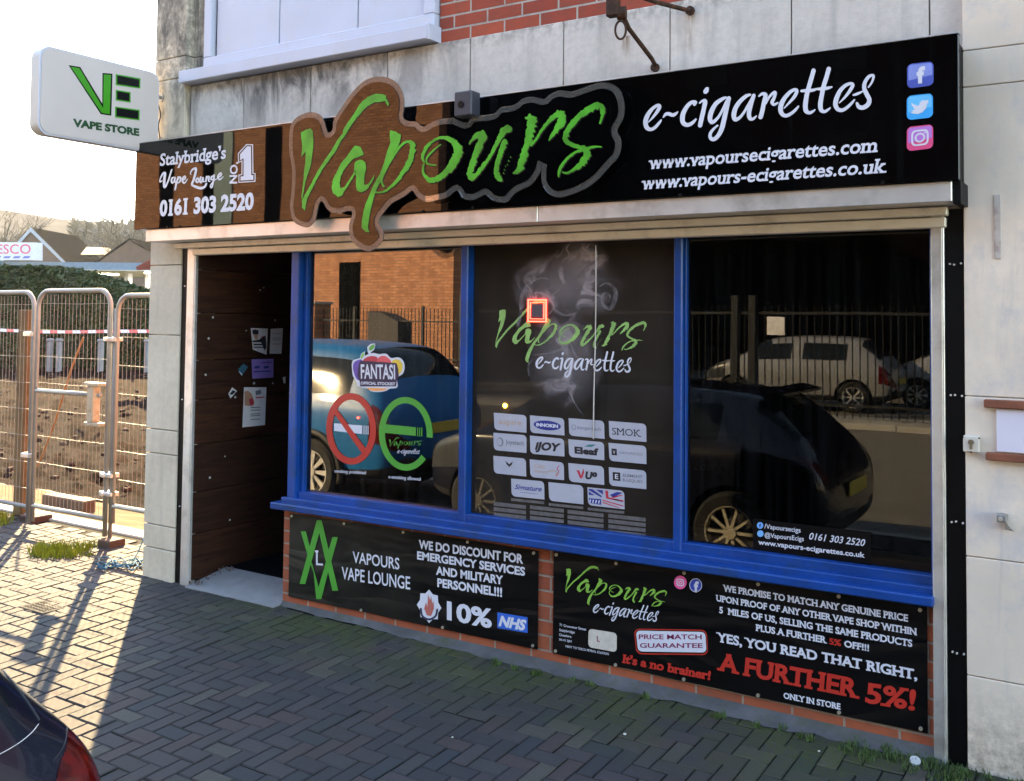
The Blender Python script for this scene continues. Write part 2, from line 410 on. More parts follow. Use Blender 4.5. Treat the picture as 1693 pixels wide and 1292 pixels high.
def text_mesh(s, bold=0, space=1.0):
    k = (s, round(bold, 4), space)
    if k in _tc: return _tc[k]
    cu = bpy.data.curves.new('t', 'FONT'); cu.body = s; cu.size = 1; cu.offset = bold; cu.resolution_u = 3; cu.space_character = space
    ob = bpy.data.objects.new('t', cu); COL.objects.link(ob)
    dg = bpy.context.evaluated_depsgraph_get(); me = bpy.data.meshes.new_from_object(ob.evaluated_get(dg))
    vs = [(v.co.x, v.co.y) for v in me.vertices]; fs = [tuple(p.vertices) for p in me.polygons]
    bpy.data.objects.remove(ob); bpy.data.curves.remove(cu); bpy.data.meshes.remove(me)
    _tc[k] = (vs, fs); return vs, fs
def cap_h(bold): 
    vs, _ = text_mesh('H', bold); ys = [v[1] for v in vs]; return min(ys), max(ys)
def slabs(vs, fs, bold):
    """slab serifs on the feet and heads of the stems"""
    z0, z1 = cap_h(bold); xs, _ = text_mesh('x', bold); xh = max(v[1] for v in xs)
    from collections import Counter
    cnt = Counter(); cen = {}
    for f in fs:
        c = sum(vs[i][1] for i in f)/len(f)
        for i in range(len(f)):
            e = tuple(sorted((f[i], f[(i+1) % len(f)]))); cnt[e] += 1; cen[e] = c
    out = []; sv, sf = [], []
    t = .135*(z1-z0); ex = .09*(z1-z0)
    for e, c in cnt.items():
        if c != 1: continue
        a, b = vs[e[0]], vs[e[1]]
        if abs(a[1]-b[1]) > 2e-3: continue
        ln = abs(a[0]-b[0]); z = a[1]
        if ln < .05 or ln > .34: continue
        up = cen[e] > z
        x0, x1 = min(a[0], b[0]), max(a[0], b[0])
        if up and abs(z-z0) < .02: q = (x0-ex, x1+ex, z, z+t)
        elif not up and abs(z-z1) < .03: q = (x0-ex, x1+ex*.6, z-t, z)
        elif not up and abs(z-xh) < .02: q = (x0-ex, x1, z-t, z)
        elif not up and z > z1+.01: q = (x0-ex, x1, z-t, z)
        else: continue
        n = len(sv); sv += [(q[0], q[2]), (q[1], q[2]), (q[1], q[3]), (q[0], q[3])]; sf.append((n, n+1, n+2, n+3))
    return sv, sf
def text(art, zm, s, P0, P1, HP, bold=.02, slab=False, space=1.0, desc=False, italic=0):
    """lettering with its baseline from P0 to P1 and its capital height at HP"""
    vs, fs = text_mesh(s, bold, space); z0, z1 = cap_h(bold)
    x0 = min(v[0] for v in vs); x1 = max(v[0] for v in vs)
    a, b, c = zm(*P0), zm(*P1), zm(*HP)
    def mp(v, k=0):
        u = (v[0]-x0)/(x1-x0); h = (v[1]-z0)/(z1-z0)
        return a + (b-a)*u + (c-a)*h + (b-a)*(h*italic*(z1-z0)/(x1-x0))
    art.g[0] += 1; g = art.g[0]; art.tris([mp(v) for v in vs], fs, 0, g)
    if slab:
        sv, sf = slabs(vs, fs, bold)
        if sv: art.tris([mp(v) for v in sv], sf, .00025, g)

# ------------------------------------------------------------------ traced logos, on the fascia
FAS = Face(Y=-.2); LOGO = Face(Y=-.262)
zA = Zm(LOGO, 470, 120, 4.3067); zB = Zm(LOGO, 720, 140, 5.2906)
zC = Zm(FAS, 1050, 90, 8.062); zE = Zm(FAS, 250, 225, 8.616); z3 = Zm(FAS, 720, 0, 3.076); z4 = Zm(FAS, 1160, 0, 3.077)
def rag(pts, k=6, amp=3.5):
    """dry-brush edge: the traced outline broken up by small random bites"""
    out = []
    for i, p in enumerate(pts):
        q = pts[(i+1) % len(pts)]; n = max(1, int(math.dist(p, q)/k))
        for j in range(n):
            t = j/n; a = amp*(random.random()-.5)*(1 if (i % 3) else .3)
            dx, dy = q[0]-p[0], q[1]-p[1]; l = math.hypot(dx, dy) or 1
            out.append((p[0]+dx*t-dy/l*a, p[1]+dy*t+dx/l*a))
    return out
def logo_vapours():
    a = Art()
    A_ = [[(115,430),(150,408),(185,400),(200,415),(205,500),(200,560),(190,640),(178,690),(160,740),(145,790),(135,850),(125,905),(120,890),(130,800),(138,720),(148,640),(150,560),(135,580),(120,600),(125,540),(122,480)],
      [(145,985),(125,962),(122,910),(150,860),(190,790),(230,710),(280,630),(330,560),(370,490),(395,455),(412,438),(418,410),(440,370),(490,300),(540,220),(590,175),(650,150),(700,155),(722,165),(720,200),(690,208),(640,212),(590,240),(550,280),(500,340),(460,400),(425,455),(400,490),(365,560),(320,620),(270,690),(225,770),(190,840),(160,900),(150,950)],
      [(724,186),(746,228),(736,238),(718,212)],
      [(505,520),(540,530),(555,560),(562,585),(530,600),(490,615),(455,650),(425,690),(400,740),(392,790),(398,826),(430,812),(450,780),(480,735),(503,690),(507,712),(480,762),(452,806),(425,845),(410,876),(380,887),(345,860),(335,820),(345,760),(370,710),(400,650),(440,600),(470,560),(490,532)],
      [(510,630),(545,620),(575,640),(580,680),(570,730),(565,780),(572,805),(600,790),(625,750),(640,725),(635,755),(610,800),(585,835),(545,855),(515,840),(508,800),(510,740),(495,700),(497,650)],
      [(752,412),(790,422),(828,445),(822,490),(805,530),(780,570),(750,640),(725,700),(690,770),(660,820),(640,870),(625,930),(610,990),(600,1050),(592,1100),(602,1138),(575,1135),(548,1105),(550,1060),(560,1000),(575,940),(600,880),(625,820),(650,770),(680,720),(710,640),(730,560),(755,500),(748,450)]]
    for l in A_: a.poly(zA.L(rag(l)))
    st = lambda z, p, r=.35: stroke(a, z, p, 6, r)
    st(zA, [(706,812,14),(690,770,16),(715,700,14),(770,605,14),(825,525,16),(875,492,22),(908,510,34),(912,560,42),(895,625,42),(860,690,36),(810,760,26),(745,825,18),(690,855,14),(648,852,10)])
    st(zA, [(995,640,10),(982,605,22),(995,560,26),(1030,510,22),(1090,470,18),(1150,466,26),(1210,500,46),(1236,555,62),(1215,620,60),(1165,695,50),(1105,748,42),(1045,768,36),(1005,745,28),(986,705,18),(992,655,12)])
    st(zA, [(1112,512,6),(1060,555,12),(1015,605,14),(1018,650,12),(1078,662,8)], .2)
    st(zB, [(292,522,8),(330,470,30),(378,440,66),(415,450,66),(385,530,62),(350,620,56),(318,710,54),(298,775,52),(318,818,50),(365,775,40),(425,700,34),(480,620,30),(530,525,34),(568,455,44),(605,395,64),(640,390,60)])
    st(zB, [(600,500,50),(572,590,46),(545,670,42),(530,750,46),(548,810,56),(570,835,30)])
    st(zB, [(792,292,26),(835,295,74),(838,360,80),(818,450,66),(800,530,60),(772,610,62),(750,690,60),(735,740,60),(680,775,14)], .4)
    st(zB, [(835,530,24),(880,470,26),(935,385,28),(1000,308,40),(1065,255,56),(1105,262,64),(1095,330,70),(1062,390,56),(1020,445,34),(990,490,8)], .4)
    st(zB, [(1437,338,16),(1452,290,22),(1462,225,44),(1430,185,56),(1370,205,60),(1300,245,58),(1230,305,54),(1175,370,50),(1142,430,50),(1138,490,46),(1200,530,34),(1280,550,40),(1325,590,60),(1315,640,66),(1270,700,52),(1205,745,26),(1150,775,18),(1112,768,14)], .4)
    st(zB, [(1450,545,8),(1385,545,20),(1310,565,28),(1230,590,24),(1160,640,26),(1105,705,28),(1080,760,24),(1075,805,14)], .3)
    for (x, y) in ((612,490),(625,515),(618,545),(655,635),(640,668),(628,700),(610,715),(600,745),(596,775),(1462,200)):
        a.poly(zB.L(ell(x+random.uniform(-3, 3), y, random.uniform(3, 6), random.uniform(5, 9), 7)))
    return a
def logo_ecig():
    a = Art(); D = 1612
    def st(p, dx=0): stroke(a, zC, [(x+dx, y, w_) for x, y, w_ in p], 6, 0)
    st([(180,905,14),(240,840,30),(300,760,44),(328,700,48),(308,680,40),(250,712,42),(190,780,54),(150,860,62),(142,930,62),(165,985,58),(215,1003,46),(270,975,42),(320,920,36),(350,880,22)])
    st([(377,840,18),(410,802,40),(450,795,48),(500,812,48),(540,798,40),(572,768,14)])
    st([(792,668,44),(812,638,34),(760,640,46),(700,690,52),(648,780,62),(632,860,64),(648,920,60),(700,945,52),(760,920,45),(812,868,25)])
    st([(862,650,22),(905,622,34),(935,630,58),(920,720,58),(895,830,58),(868,950,58)])
    a.poly(zC.L([(985,445),(980,500),(950,530),(915,525),(912,485),(940,445),(960,437)]))
    st([(1210,578,30),(1160,600,46),(1080,660,55),(1022,760,62),(1000,850,62),(1022,905,56),(1070,885,42),(1125,820,34),(1180,720,36),(1235,615,45)])
    st([(1250,590,58),(1225,700,60),(1190,860,62),(1158,990,62),(1110,1085,55),(1050,1135,52),(1008,1115,50),(1005,1060,42),(1045,1000,34),(1100,952,25)])
    st([(1535,540,30),(1480,560,46),(1400,630,55),(1340,720,60),(1318,810,62),(1335,870,56),(1390,850,42),(1450,780,34),(1510,680,36),(1565,590,40)])
    st([(1585,550,48),(1550,650,58),(1520,780,58),(1532,855,52),(1575,862,38),(1618,825,18)])
    st([(40,560,20),(85,530,40),(128,545,55),(108,640,55),(85,760,58),(62,840,58)], D)
    st([(130,660,26),(180,570,32),(235,515,38),(262,515,36),(240,590,44),(215,640,44),(240,672,38),(292,650,22)], D)
    st([(375,720,14),(440,650,30),(510,570,44),(545,495,46),(520,472,40),(460,502,46),(390,575,54),(342,660,62),(328,740,62),(352,800,56),(405,820,48),(472,790,42),(530,740,36),(568,695,22)], D)
    st([(768,220,58),(740,320,58),(705,440,58),(675,560,60),(660,680,64),(668,755,60),(710,782,44),(752,768,34),(788,740,16)], D)
    st([(608,490,35),(680,486,45),(760,480,40),(815,462,25)], D)
    st([(972,195,58),(940,310,58),(905,420,58),(880,540,58),(860,660,62),(868,740,58),(910,766,44),(955,745,34),(993,715,16)], D)
    st([(820,465,30),(880,462,45),(960,452,40),(1013,437,20)], D)
    st([(1110,650,14),(1180,580,30),(1250,490,44),(1290,415,46),(1262,392,40),(1190,420,46),(1120,492,54),(1075,590,62),(1060,670,62),(1088,730,56),(1145,748,48),(1210,715,42),(1270,660,36),(1313,610,22)], D)
    st([(1500,440,22),(1548,370,28),(1568,300,34),(1552,278,32),(1500,305,44),(1452,380,50),(1445,460,56),(1480,540,60),(1512,610,60),(1490,675,60),(1430,712,58),(1372,702,54),(1348,655,34)], D)
    st([(1300,545,25),(1350,530,35),(1420,497,20)], D)
    return a
VAP = logo_vapours(); ECG = logo_ecig()
VREF = [zA(145, 985), zB(1065, 800), zA(722, 165)]; EREF = [zC(140, 920), zC(1430+1612, 740), zC(975+1612, 165)]
# ================================================================== the ground
def tz(x): return .007*x                          # the shop front follows the slight rise of the street
def sheet(name, x0, x1, y0, y1, zf, m, nx=1, ny=1, jit=0, label=None, kind='structure'):
    vs = []; fs = []
    for j in range(ny+1):
        for i in range(nx+1):
            x = x0+(x1-x0)*i/nx; y = y0+(y1-y0)*j/ny; vs.append((x, y, zf(x, y)+(jit*(noise.noise(Vector((x*1.7, y*1.7, 0)))+.6*noise.noise(Vector((x*6, y*6, 3)))) if jit else 0)))
    for j in range(ny):
        for i in range(nx): a = j*(nx+1)+i; fs.append((a, a+1, a+nx+2, a+nx+1))
    me = bpy.data.meshes.new(name); me.from_pydata(vs, [], fs); o = link(name, me, m)
    return tag(o, kind=kind, label=label)
M['asphalt'] = mat('old_asphalt', (.13, .118, .10), .9, var=.2, vs=3, bs=.5, bsc=150, dirt=(.09, .085, .08), ds=1.2)
M['sand'] = mat('joint_sand', (.016, .015, .013), .95, spec=.05, bs=.5, bsc=200, var=.4, vs=9, dirt=(.020, .026, .007), ds=2.2)
M['grass'] = mat('grass', (.045, .065, .012), .95, spec=.03, var=.35, vs=18)
M['field'] = mat('far_ground', (.03, .032, .018), .95, spec=.03, var=.3, vs=.05)
sheet('ground', -1500, 1500, -300, 1500, lambda x, y: -.45, M['field'])
sheet('road', -60, 60, -12.0, -5.2, lambda x, y: -.30+(-5.2-y)*.044, M['asphalt'], 1, 1)
sheet('forecourt', -60, 60, -40, -13.2, lambda x, y: .0, M['asphalt'])
M['concrete'] = mat('kerb_concrete', (.33, .31, .28), .9, bs=.4, bsc=80, dirt=(.2, .18, .15))
mb = MB()
for i in range(-24, 24): mb.bbox(i*.915, i*.915+.909, -5.2, -5.07, -.5, -.205, .012)
tag(mb.build('kerb', M['concrete']), kind='structure')
mb = MB()
for i in range(-30, 24): mb.bbox(i*.915, i*.915+.909, -12.13, -12.0, -.2, .09, .012)
tag(mb.build('kerb', M['concrete']), kind='structure')
sheet('far_pavement', -60, 60, -13.3, -12.13, lambda x, y: .085, M['concrete'])
# herringbone block paving: every block a bevelled block in one sheet of paving
def pave_mat():
    m, nt, b = newmat('block_paving'); L = nt.links
    g = nt.nodes.new('ShaderNodeNewGeometry'); rnd = g.outputs['Random Per Island']
    n = nt.nodes.new('ShaderNodeValToRGB'); L.new(rnd, n.inputs[0]); cr = n.color_ramp; cr.interpolation = 'CONSTANT'
    cols = [(0, (.051, .044, .046)), (.22, (.058, .049, .051)), (.42, (.041, .038, .042)), (.62, (.064, .048, .047)), (.76, (.052, .048, .050)), (.88, (.078, .069, .059)), (.95, (.038, .041, .046))]
    cr.elements[0].color = c4(cols[0][1]); cr.elements[1].position = .22; cr.elements[1].color = c4(cols[1][1])
    for p, c in cols[2:]: e = cr.elements.new(p); e.color = c4(c)
    v = geopos(nt); fine = noi(nt, v, 55, 6, .7); big = noi(nt, v, 1.1, 4)
    c = mixc(nt, mth(nt, 'MULTIPLY', ramp(nt, fine, .35, .7), .5), n.outputs[0], (.028, .027, .028))
    c = mixc(nt, mth(nt, 'MULTIPLY', ramp(nt, big, .42, .66), .55), c, (.040, .036, .034))
    # moss where the wall keeps the damp
    s = nt.nodes.new('ShaderNodeSeparateXYZ'); L.new(g.outputs['Position'], s.inputs[0])
    near = mth(nt, 'MULTIPLY_ADD', s.outputs[1], 1.55, 1.12, True)
    patch = ramp(nt, noi(nt, v, 2.6, 6, .6), .36, .54)
    mo = mth(nt, 'MULTIPLY', mth(nt, 'MULTIPLY', near, patch), ramp(nt, fine, .3, .6))
    mo = mth(nt, 'MULTIPLY', mo, mth(nt, 'MULTIPLY_ADD', s.outputs[0], 1.3, -.2, True))
    c = mixc(nt, mth(nt, 'MULTIPLY', mo, .8), c, (.050, .066, .012))
    L.new(c, b.inputs['Base Color']); b.inputs['Roughness'].default_value = .82; b.inputs['Specular IOR Level'].default_value = .12
    L.new(mth(nt, 'MULTIPLY_ADD', fine, -.3, .95), b.inputs['Roughness'])
    bump(nt, b, mth(nt, 'ADD', fine, mth(nt, 'MULTIPLY', noi(nt, v, 220, 3), .6)), .35, .004); return m
M['pave'] = pave_mat()
sheet('paving_bed', -9, 9, -5.07, .10, lambda x, y: gz(y)-.006, M['sand'])
sheet('paving_bed', -9, -.40, .10, .62, lambda x, y: gz(y)-.006, M['sand'])
UX, UY = .0795, .0925
def in_paving(x0, x1, y0, y1):
    return (y1 <= .05 or (x1 < -.46 and y1 < .60)) and y0 > -5.07
vs = []; fs = []
for j in range(int(-5.2/UY), int(.75/UY)):
    for i in range(int(-8.5/UX), int(8.5/UX)):
        t = (i-j) % 4
        if t == 0: r_ = (i*UX, (i+2)*UX, j*UY, (j+1)*UY)
        elif t == 3: r_ = (i*UX, (i+1)*UX, j*UY, (j+2)*UY)
        else: continue
        x0, x1, y0, y1 = r_
        if y0 < -5.07: continue
        if x1 > -.46:
            if y0 > -.005: continue
            y1 = min(y1, .045)
        elif y1 > .6: continue
        if 3.0 < x0 and y0 < -3.4 and False: continue
        g = random.uniform(.0012, .0034); x0 += g; x1 -= g; y0 += g; y1 -= g
        h = random.uniform(-.0022, .0026)+.004*noise.noise(Vector((x0*1.3, y0*1.3, 0))); tx = random.uniform(-.016, .016); ty = random.uniform(-.012, .012); cx, cy = (x0+x1)/2, (y0+y1)/2
        b = len(vs); e = .0045
        for (dx, dy, dz) in ((x0, y0, -.0055), (x1, y0, -.0055), (x1, y1, -.0055), (x0, y1, -.0055), (x0+e, y0+e, 0), (x1-e, y0+e, 0), (x1-e, y1-e, 0), (x0+e, y1-e, 0)):
            jx = random.uniform(-.001, .001)
            vs.append((dx+jx, dy+jx, gz(dy)+h+dz+(dx-cx)*tx+(dy-cy)*ty))
        fs += [(b+4, b+5, b+6, b+7), (b, b+1, b+5, b+4), (b+1, b+2, b+6, b+5), (b+2, b+3, b+7, b+6), (b+3, b, b+4, b+7)]
me = bpy.data.meshes.new('pavement'); me.from_pydata(vs, [], fs); me.materials.append(M['pave'])
tag(link('pavement', me, None), kind='structure')
# mortar fillet along the foot of the shop front, broken at its edge
vs = []; fs = []; n = 110
for i in range(n+1):
    x = .8+(4.56-.8)*i/n; wd = .055+.03*noise.noise(Vector((x*3, 0, 0)))+.02*noise.noise(Vector((x*11, 2, 0)))
    wd *= .35+.65*min(1, max(0, (x-.9)/1.6)); vs += [(x, .052, .026+tz(x)*.3), (x, .052-wd*.6, .016), (x, .052-wd*1.6, gz(-.05)+.003)]
for i in range(n):
    for k in (0, 1): a = 3*i+k; fs.append((a, a+1, a+4, a+3))
me = bpy.data.meshes.new('mortar'); me.from_pydata(vs, [], fs); me.materials.append(mat('grey_mortar', (.09, .087, .09), .95, spec=.1, bs=.8, bsc=60, var=.25, dirt=(.07, .075, .05), ds=9))
tag(link('mortar_strip', me, None, None, True), kind='structure')

# ================================================================== the shop building
B = empty('shop_building', 'stone and red brick two storey shop building with a blue framed shop front', 'building')
SB = .04                                          # face of the stone band over the shop front
joints = [aY(p, 100, SB).x for p in (404, 514, 640, 777, 931, 1107, 1308, 1537)]
xs = [-.15] + joints + [4.66]
mb = MB()
for a, b_ in zip(xs[:-1], xs[1:]): mb.bbox(a+.003, b_-.003, SB, SB+.2, 2.2, 3.295, .004)
mb.build('stone_band', M['stone'], B)
mb = MB(); 
zj = [aY(268, y, 0).z for y in (909, 870, 751, 711, 554, 439)]+[2.62, 2.95, aY(290, 130, 0).z, aY(290, 95, 0).z, 3.95, 4.4, 5.0]
zz = [-.03] + sorted(zj)
for a, b_ in zip(zz[:-1], zz[1:]): mb.bbox(-.475, -.157, 0.0, .30, a+.0025, b_-.0025, .004)
mb.build('stone_pier', M['pier'], B)
mb = MB()
for a, b_ in zip([2.2, 2.95, 3.5, 4.1], [2.95, 3.5, 4.1, 5.0]): mb.bbox(-.154, -.02, .07, .3, max(a, 3.297)+.002 if b_ > 3.3 else a, b_-.002, .003)
mb.build('window_jamb', M['pier'], B)
# right hand wall in painted blocks
zr = [aY(1640, y, 0).z for y in (79, 140)]+[aY(1640, y, 0).z for y in (657, 925, 1124)]
zr = [-.12] + sorted(zr) + [3.6, 4.2, 5.0]
mb = MB()
for a, b_ in zip(zr[:-1], zr[1:]): mb.bbox(4.655, 7.5, 0, .3, a+.0015, b_-.0015, .003)
mb.build('painted_wall', M['paintwall'], B)
mb = MB(); mb.box(1.925, 7.5, .075, .3, 3.297, 5.0); mb.box(-.02, 1.925, .075, .3, 4.75, 5.0); mb.build('upper_wall', M['redbrick'], B)
mb = MB(); mb.box(-.47, -.25, .3, 9, -.2, 5.0); mb.box(-.47, 7.5, 8.8, 9, -.2, 5.0); mb.box(7.3, 7.5, .3, 9, -.2, 5.0); mb.box(-.25, 7.3, .3, 8.8, 4.8, 4.95)
mb.build('outer_wall', M['redbrick'], B)
mb = MB(); mb.bbox(-.53, 7.55, -.05, 9.05, 5.0, 5.06, .01); mb.build('coping', M['stone'], B)
# upstairs window
W = MB(); W.bbox(-.02, 1.915, .03, .11, 3.39, 3.47, .006); W.bbox(-.02, .05, .03, .11, 3.47, 4.75, .006); W.bbox(1.84, 1.915, .03, .11, 3.47, 4.75, .006); W.bbox(.05, 1.84, .03, .11, 4.68, 4.75, .006)
uw = W.build('upper_window', M['whitepvc'], B)
xb = [aY(459, 60, .05).x, aY(589, 40, .05).x]
pa = MB()
for a, b_ in zip([.07]+xb, xb+[1.83]): pa.bbox(a+.004, b_-.004, .062, .075, 3.47, 4.68, .003)
pa.build('panel', M['whitepvc'], uw)
mb = MB(); mb.box(.03, 1.86, .078, .09, 3.45, 4.7); mb.build('backing', M['blacksatin'], uw)
mb = MB(); mb.bbox(-.17, 1.925, -.045, .07, 3.305, 3.385, .004); mb.bbox(1.925, 1.94, -.045, .07, 3.300, 3.39, .002); mb.build('sill', M['whitepvc'], uw)
# brick stall riser under the shop window
mb = MB(); mb.add([(.80, .05, -.1), (4.53, .05, -.1), (4.53, .05, .60+tz(4.5)), (.80, .05, .585), (.80, .28, -.1), (4.53, .28, -.1), (4.53, .28, .60+tz(4.5)), (.80, .28, .585)],
                  [(0,1,2,3),(4,7,6,5),(0,3,7,4),(1,5,6,2),(3,2,6,7)])
mb.build('stall_riser', M['plinthbrick'], B)
# blue timber shop front
SF = MB()
XL = [aY(478, 600, .03).x, aY(491, 600, .03).x, aY(505, 600, .07).x]; XM = [aY(759, 620, .045).x, aY(771, 620, .045).x, aY(777, 620, .075).x]; XR = [aY(1113, 640, .045).x, aY(1127, 640, .045).x, aY(1134, 640, .075).x]
SF.bbox(XL[0], XL[1], .03, .12, .60, 2.30, .006); SF.bbox(XL[1]+.003, XL[2], .07, .118, .62, 2.30, .004)
SF.bbox(XM[0], XM[1], .045, .12, .64, 2.30, .006); SF.bbox(XM[1]+.003, XM[2], .075, .118, .64, 2.30, .003)
SF.bbox(XR[0], XR[1], .045, .12, .64, 2.30, .006); SF.bbox(XR[1]+.003, XR[2], .075, .118, .64, 2.30, .003)
SF.bbox(4.515, 4.60, .05, .12, .60, 2.30, .006); SF.bbox(.79, 4.60, .05, .115, 2.165, 2.30, .005)
sf = SF.build('shop_window', M['bluepaint'], B)
def sillbox(y0, y1, za, zb, x0, x1, m, name, b=.004):
    k = MB(); k.bbox(x0, x1, y0, y1, za, zb, b)
    k.v = [(v[0], v[1], v[2]+tz(v[0])) for v in k.v]; return k.build(name, m, sf)
sillbox(.052, .12, .635, .690, .872, 4.56, M['bluepaint'], 'bottom_rail')
sillbox(.018, .060, .615, .650, .80, 4.545, M['bluepaint'], 'glazing_bead')
sillbox(-.03, .06, .582, .622, .755, 4.535, M['bluepaint'], 'sill', .006)
for a, b_, g in ((XL[2], XM[0], 'glassL'), (XM[2], XR[0], 'glassR'), (XR[2], 4.515, 'glassR')):
    k = MB(); k.box(a-.01, b_+.01, .100, .106, .66, 2.20); k.build('glass_pane', M[g], sf)
# printed film on the middle pane
k = MB(); k.box(XM[2]+.004, XR[0]-.002, .0985, .0995, .70, 2.165); k.build('printed_film', M['film'], sf)
# added bright ledge behind the glass stands in for a reflected brick sill
k = MB(); k.bbox(.9, 4.5, .125, .26, .60, .752, .004); k.build('reflection_ledge', mat('reflected_sill_orange', (.80, .40, .20), .5, var=.15, vs=8), sf)
# interior
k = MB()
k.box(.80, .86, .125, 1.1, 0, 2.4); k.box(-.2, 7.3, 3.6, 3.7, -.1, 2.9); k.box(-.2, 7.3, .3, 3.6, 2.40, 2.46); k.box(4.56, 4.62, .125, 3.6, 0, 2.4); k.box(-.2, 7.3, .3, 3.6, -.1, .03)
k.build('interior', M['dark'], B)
def board_mat():
    m, nt, b = newmat('stained_boards'); L = nt.links
    v = geopos(nt, (1, .8, 9)); n1 = noi(nt, v, 3.2, 8, .7, .6); g = nt.nodes.new('ShaderNodeNewGeometry')
    c = mixc(nt, ramp(nt, n1, .3, .72), (.010, .004, .003), (.070, .025, .012))
    c = mixc(nt, mth(nt, 'MULTIPLY', ramp(nt, g.outputs['Random Per Island'], 0, 1), .5), c, (.016, .008, .006))
    L.new(c, b.inputs['Base Color']); b.inputs['Roughness'].default_value = .7; b.inputs['Specular IOR Level'].default_value = .12; bump(nt, b, n1, .5, .005); return m
M['boards'] = board_mat()
k = MB(); z = .03
for h in (.30, .27, .31, .29, .26, .31, .29, .28): k.bbox(-.03, 0.0, .02, 2.4, z+.002, z+h-.002, .003); z += h
k.build('boarded_wall', M['boards'], B)
k = MB(); k.prism([(.0, -.03, -.02), (.0, .31, -.02), (.0, .31, .062), (.0, -.03, .004)], (.805, 0, 0)); k.build('threshold', mat('worn_concrete_step', (.20, .195, .20), .8, var=.15, vs=9, bs=.3, dirt=(.22, .22, .22), ds=6), B)
k = MB(); k.bbox(.0, .80, .315, 3.5, .0, .066, .002); k.build('doormat', M['darkfloor'], B)
# rubble grit in the corner of the step
k = MB()
for i in range(26):
    x, y = random.uniform(0, .09), random.uniform(-.03, .33); s = random.uniform(.003, .010); k.bbox(x, x+s, y, y+s*1.2, .02+max(0, y)*.15, .03+max(0, y)*.15+s, .003)
tag(k.build('grit', mat('grit', (.10, .07, .065), .9)), 'loose grit along the boarded wall in the doorway corner', kind='stuff')

# ================================================================== roller shutter
RS = empty('roller_shutter', 'aluminium roller shutter housing with side guides, pulled up over the shop front', 'roller shutter', (-.095, 0, 0))
k = MB(); k.bbox(-.29, 2.74, -.18, .035, 2.236, 2.316, .003); k.bbox(2.743, 4.640, -.18, .035, 2.236, 2.316, .003)
k.build('housing', M['alu'], RS)
k = MB(); k.bbox(4.642, 4.672, -.17, .03, 2.228, 2.318, .002); k.build('end_plate', M['blacksatin'], RS)
k = MB(); k.bbox(-.17, 4.600, -.045, .0, 2.196, 2.232, .004); k.bbox(-.02, 4.59, -.02, .04, 2.150, 2.192, .004); k.build('bottom_slat', M['cream'], RS)
for a, b_ in ((-.092, -.006), (4.529, 4.580)):
    k = MB(); k.bbox(a, b_, 0, .05, -.02, 2.20, .003); k.bbox(a+.02 if a < 0 else b_-.011, b_-.012 if a < 0 else b_-.007, -.004, 0.001, 0, 2.2, .001); gr = k.build('guide_rail', M['alu'], RS)
for a, b_ in ((-.155, -.096), (4.583, 4.652)):
    k = MB(); k.bbox(a, b_, .012, .06, -.05, 2.225, .002); k.build('cover_strip', M['blacksatin'], RS)
k = MB()
for zc in (2.0, 1.47, .96, .44):
    for dx in (.018, .034, .060): k.disc((4.583+dx, .009, zc+random.uniform(-.003, .003)), (0, 1, 0), .004, .012, 10)
for zc in (1.95, 1.2, .5): k.disc((-.12, .009, zc), (0, 1, 0), .004, .01, 8)
k.each('rivet', mat('bright_rivet', (.75, .75, .76), .3, .5), RS)

# ================================================================== fascia sign
FS = empty('fascia_sign', 'long gloss black fascia board with white lettering over the shop window', 'shop sign', (2.1, -.2, 2.3))
k = MB(); k.bbox(-.385, 4.670, -.2, -.17, 2.318, 2.890, .002); k.build('board', M['fascia'], FS)
k = MB(); k.box(-.37, 4.655, -.168, .037, 2.325, 2.883); k.build('backing_box', M['blacksatin'], FS)
k = MB(); k.bbox(-.39, 4.674, -.203, -.16, 2.8905, 2.897, .001); k.build('top_trim', M['alu'], FS)
k = MB()
for px, py in ((138, 850), (1466, 770), (200, 836)):
    p = zA.f.to2(220+px/3.135, 110+py/3.135); k.disc((p.x, -.203, 2.322), (0, 1, 0), .007, .01, 10)
for px in (783, 1125, 1460): p = aY(px, 330, -.2); k.disc((p.x, -.203, 2.324), (0, 1, 0), .008, .01, 10)
k.each('fixing_screw', M['blacksatin'], FS)
a = Art()
text(a, zE, "Stalybridge's", (122, 432), (1062, 325), (135, 255), .022, True, desc=True)
text(a, zE, "0161 303 2520", (118, 1150), (1458, 1052), (128, 918), .045, True)
text(a, zE, "NO.", (1225, 680), (1238, 372), (1115, 680), .03)
W_ = .9
for p in ([(160,640,14),(128,655,18),(135,605,18),(170,540,26),(200,530,34),(192,600,36),(188,690,36),(195,732,34),(225,690,26),(260,600,22),(290,500,22),(300,480,16)],
          [(325,592,20),(300,605,24),(292,645,26),(305,672,22),(330,640,18),(345,590,22),(338,640,24),(352,670,18)],
          [(388,585,22),(365,660,26),(343,765,24)], [(385,620,16),(410,585,22),(422,615,26),(408,655,22),(382,672,16)],
          [(450,640,14),(488,605,20),(483,575,22),(455,605,26),(452,655,26),(480,672,20),(522,615,12)],
          [(570,550,14),(562,530,16),(592,480,24),(638,465,34),(636,520,32),(610,620,32),(582,688,28),(575,695,26),(620,718,34),(700,745,38),(760,730,32),(790,680,24)],
          [(662,600,22),(642,640,26),(660,665,22),(684,632,24),(664,600,20)], [(708,590,24),(696,648,24),(718,662,20),(742,592,24),(742,645,22),(762,652,16)],
          [(792,580,24),(780,648,24)], [(785,630,16),(812,580,20),(828,590,24),(820,640,22),(838,650,16)],
          [(888,572,20),(862,585,24),(856,622,24),(878,620,18)], [(900,560,24),(890,640,24),(866,735,22),(846,718,18),(872,668,14),(932,612,12)],
          [(950,602,14),(996,565,22),(998,532,22),(966,552,26),(955,602,26),(984,622,20),(1028,582,12)]):
    stroke(a, zE, p, 5, 0)
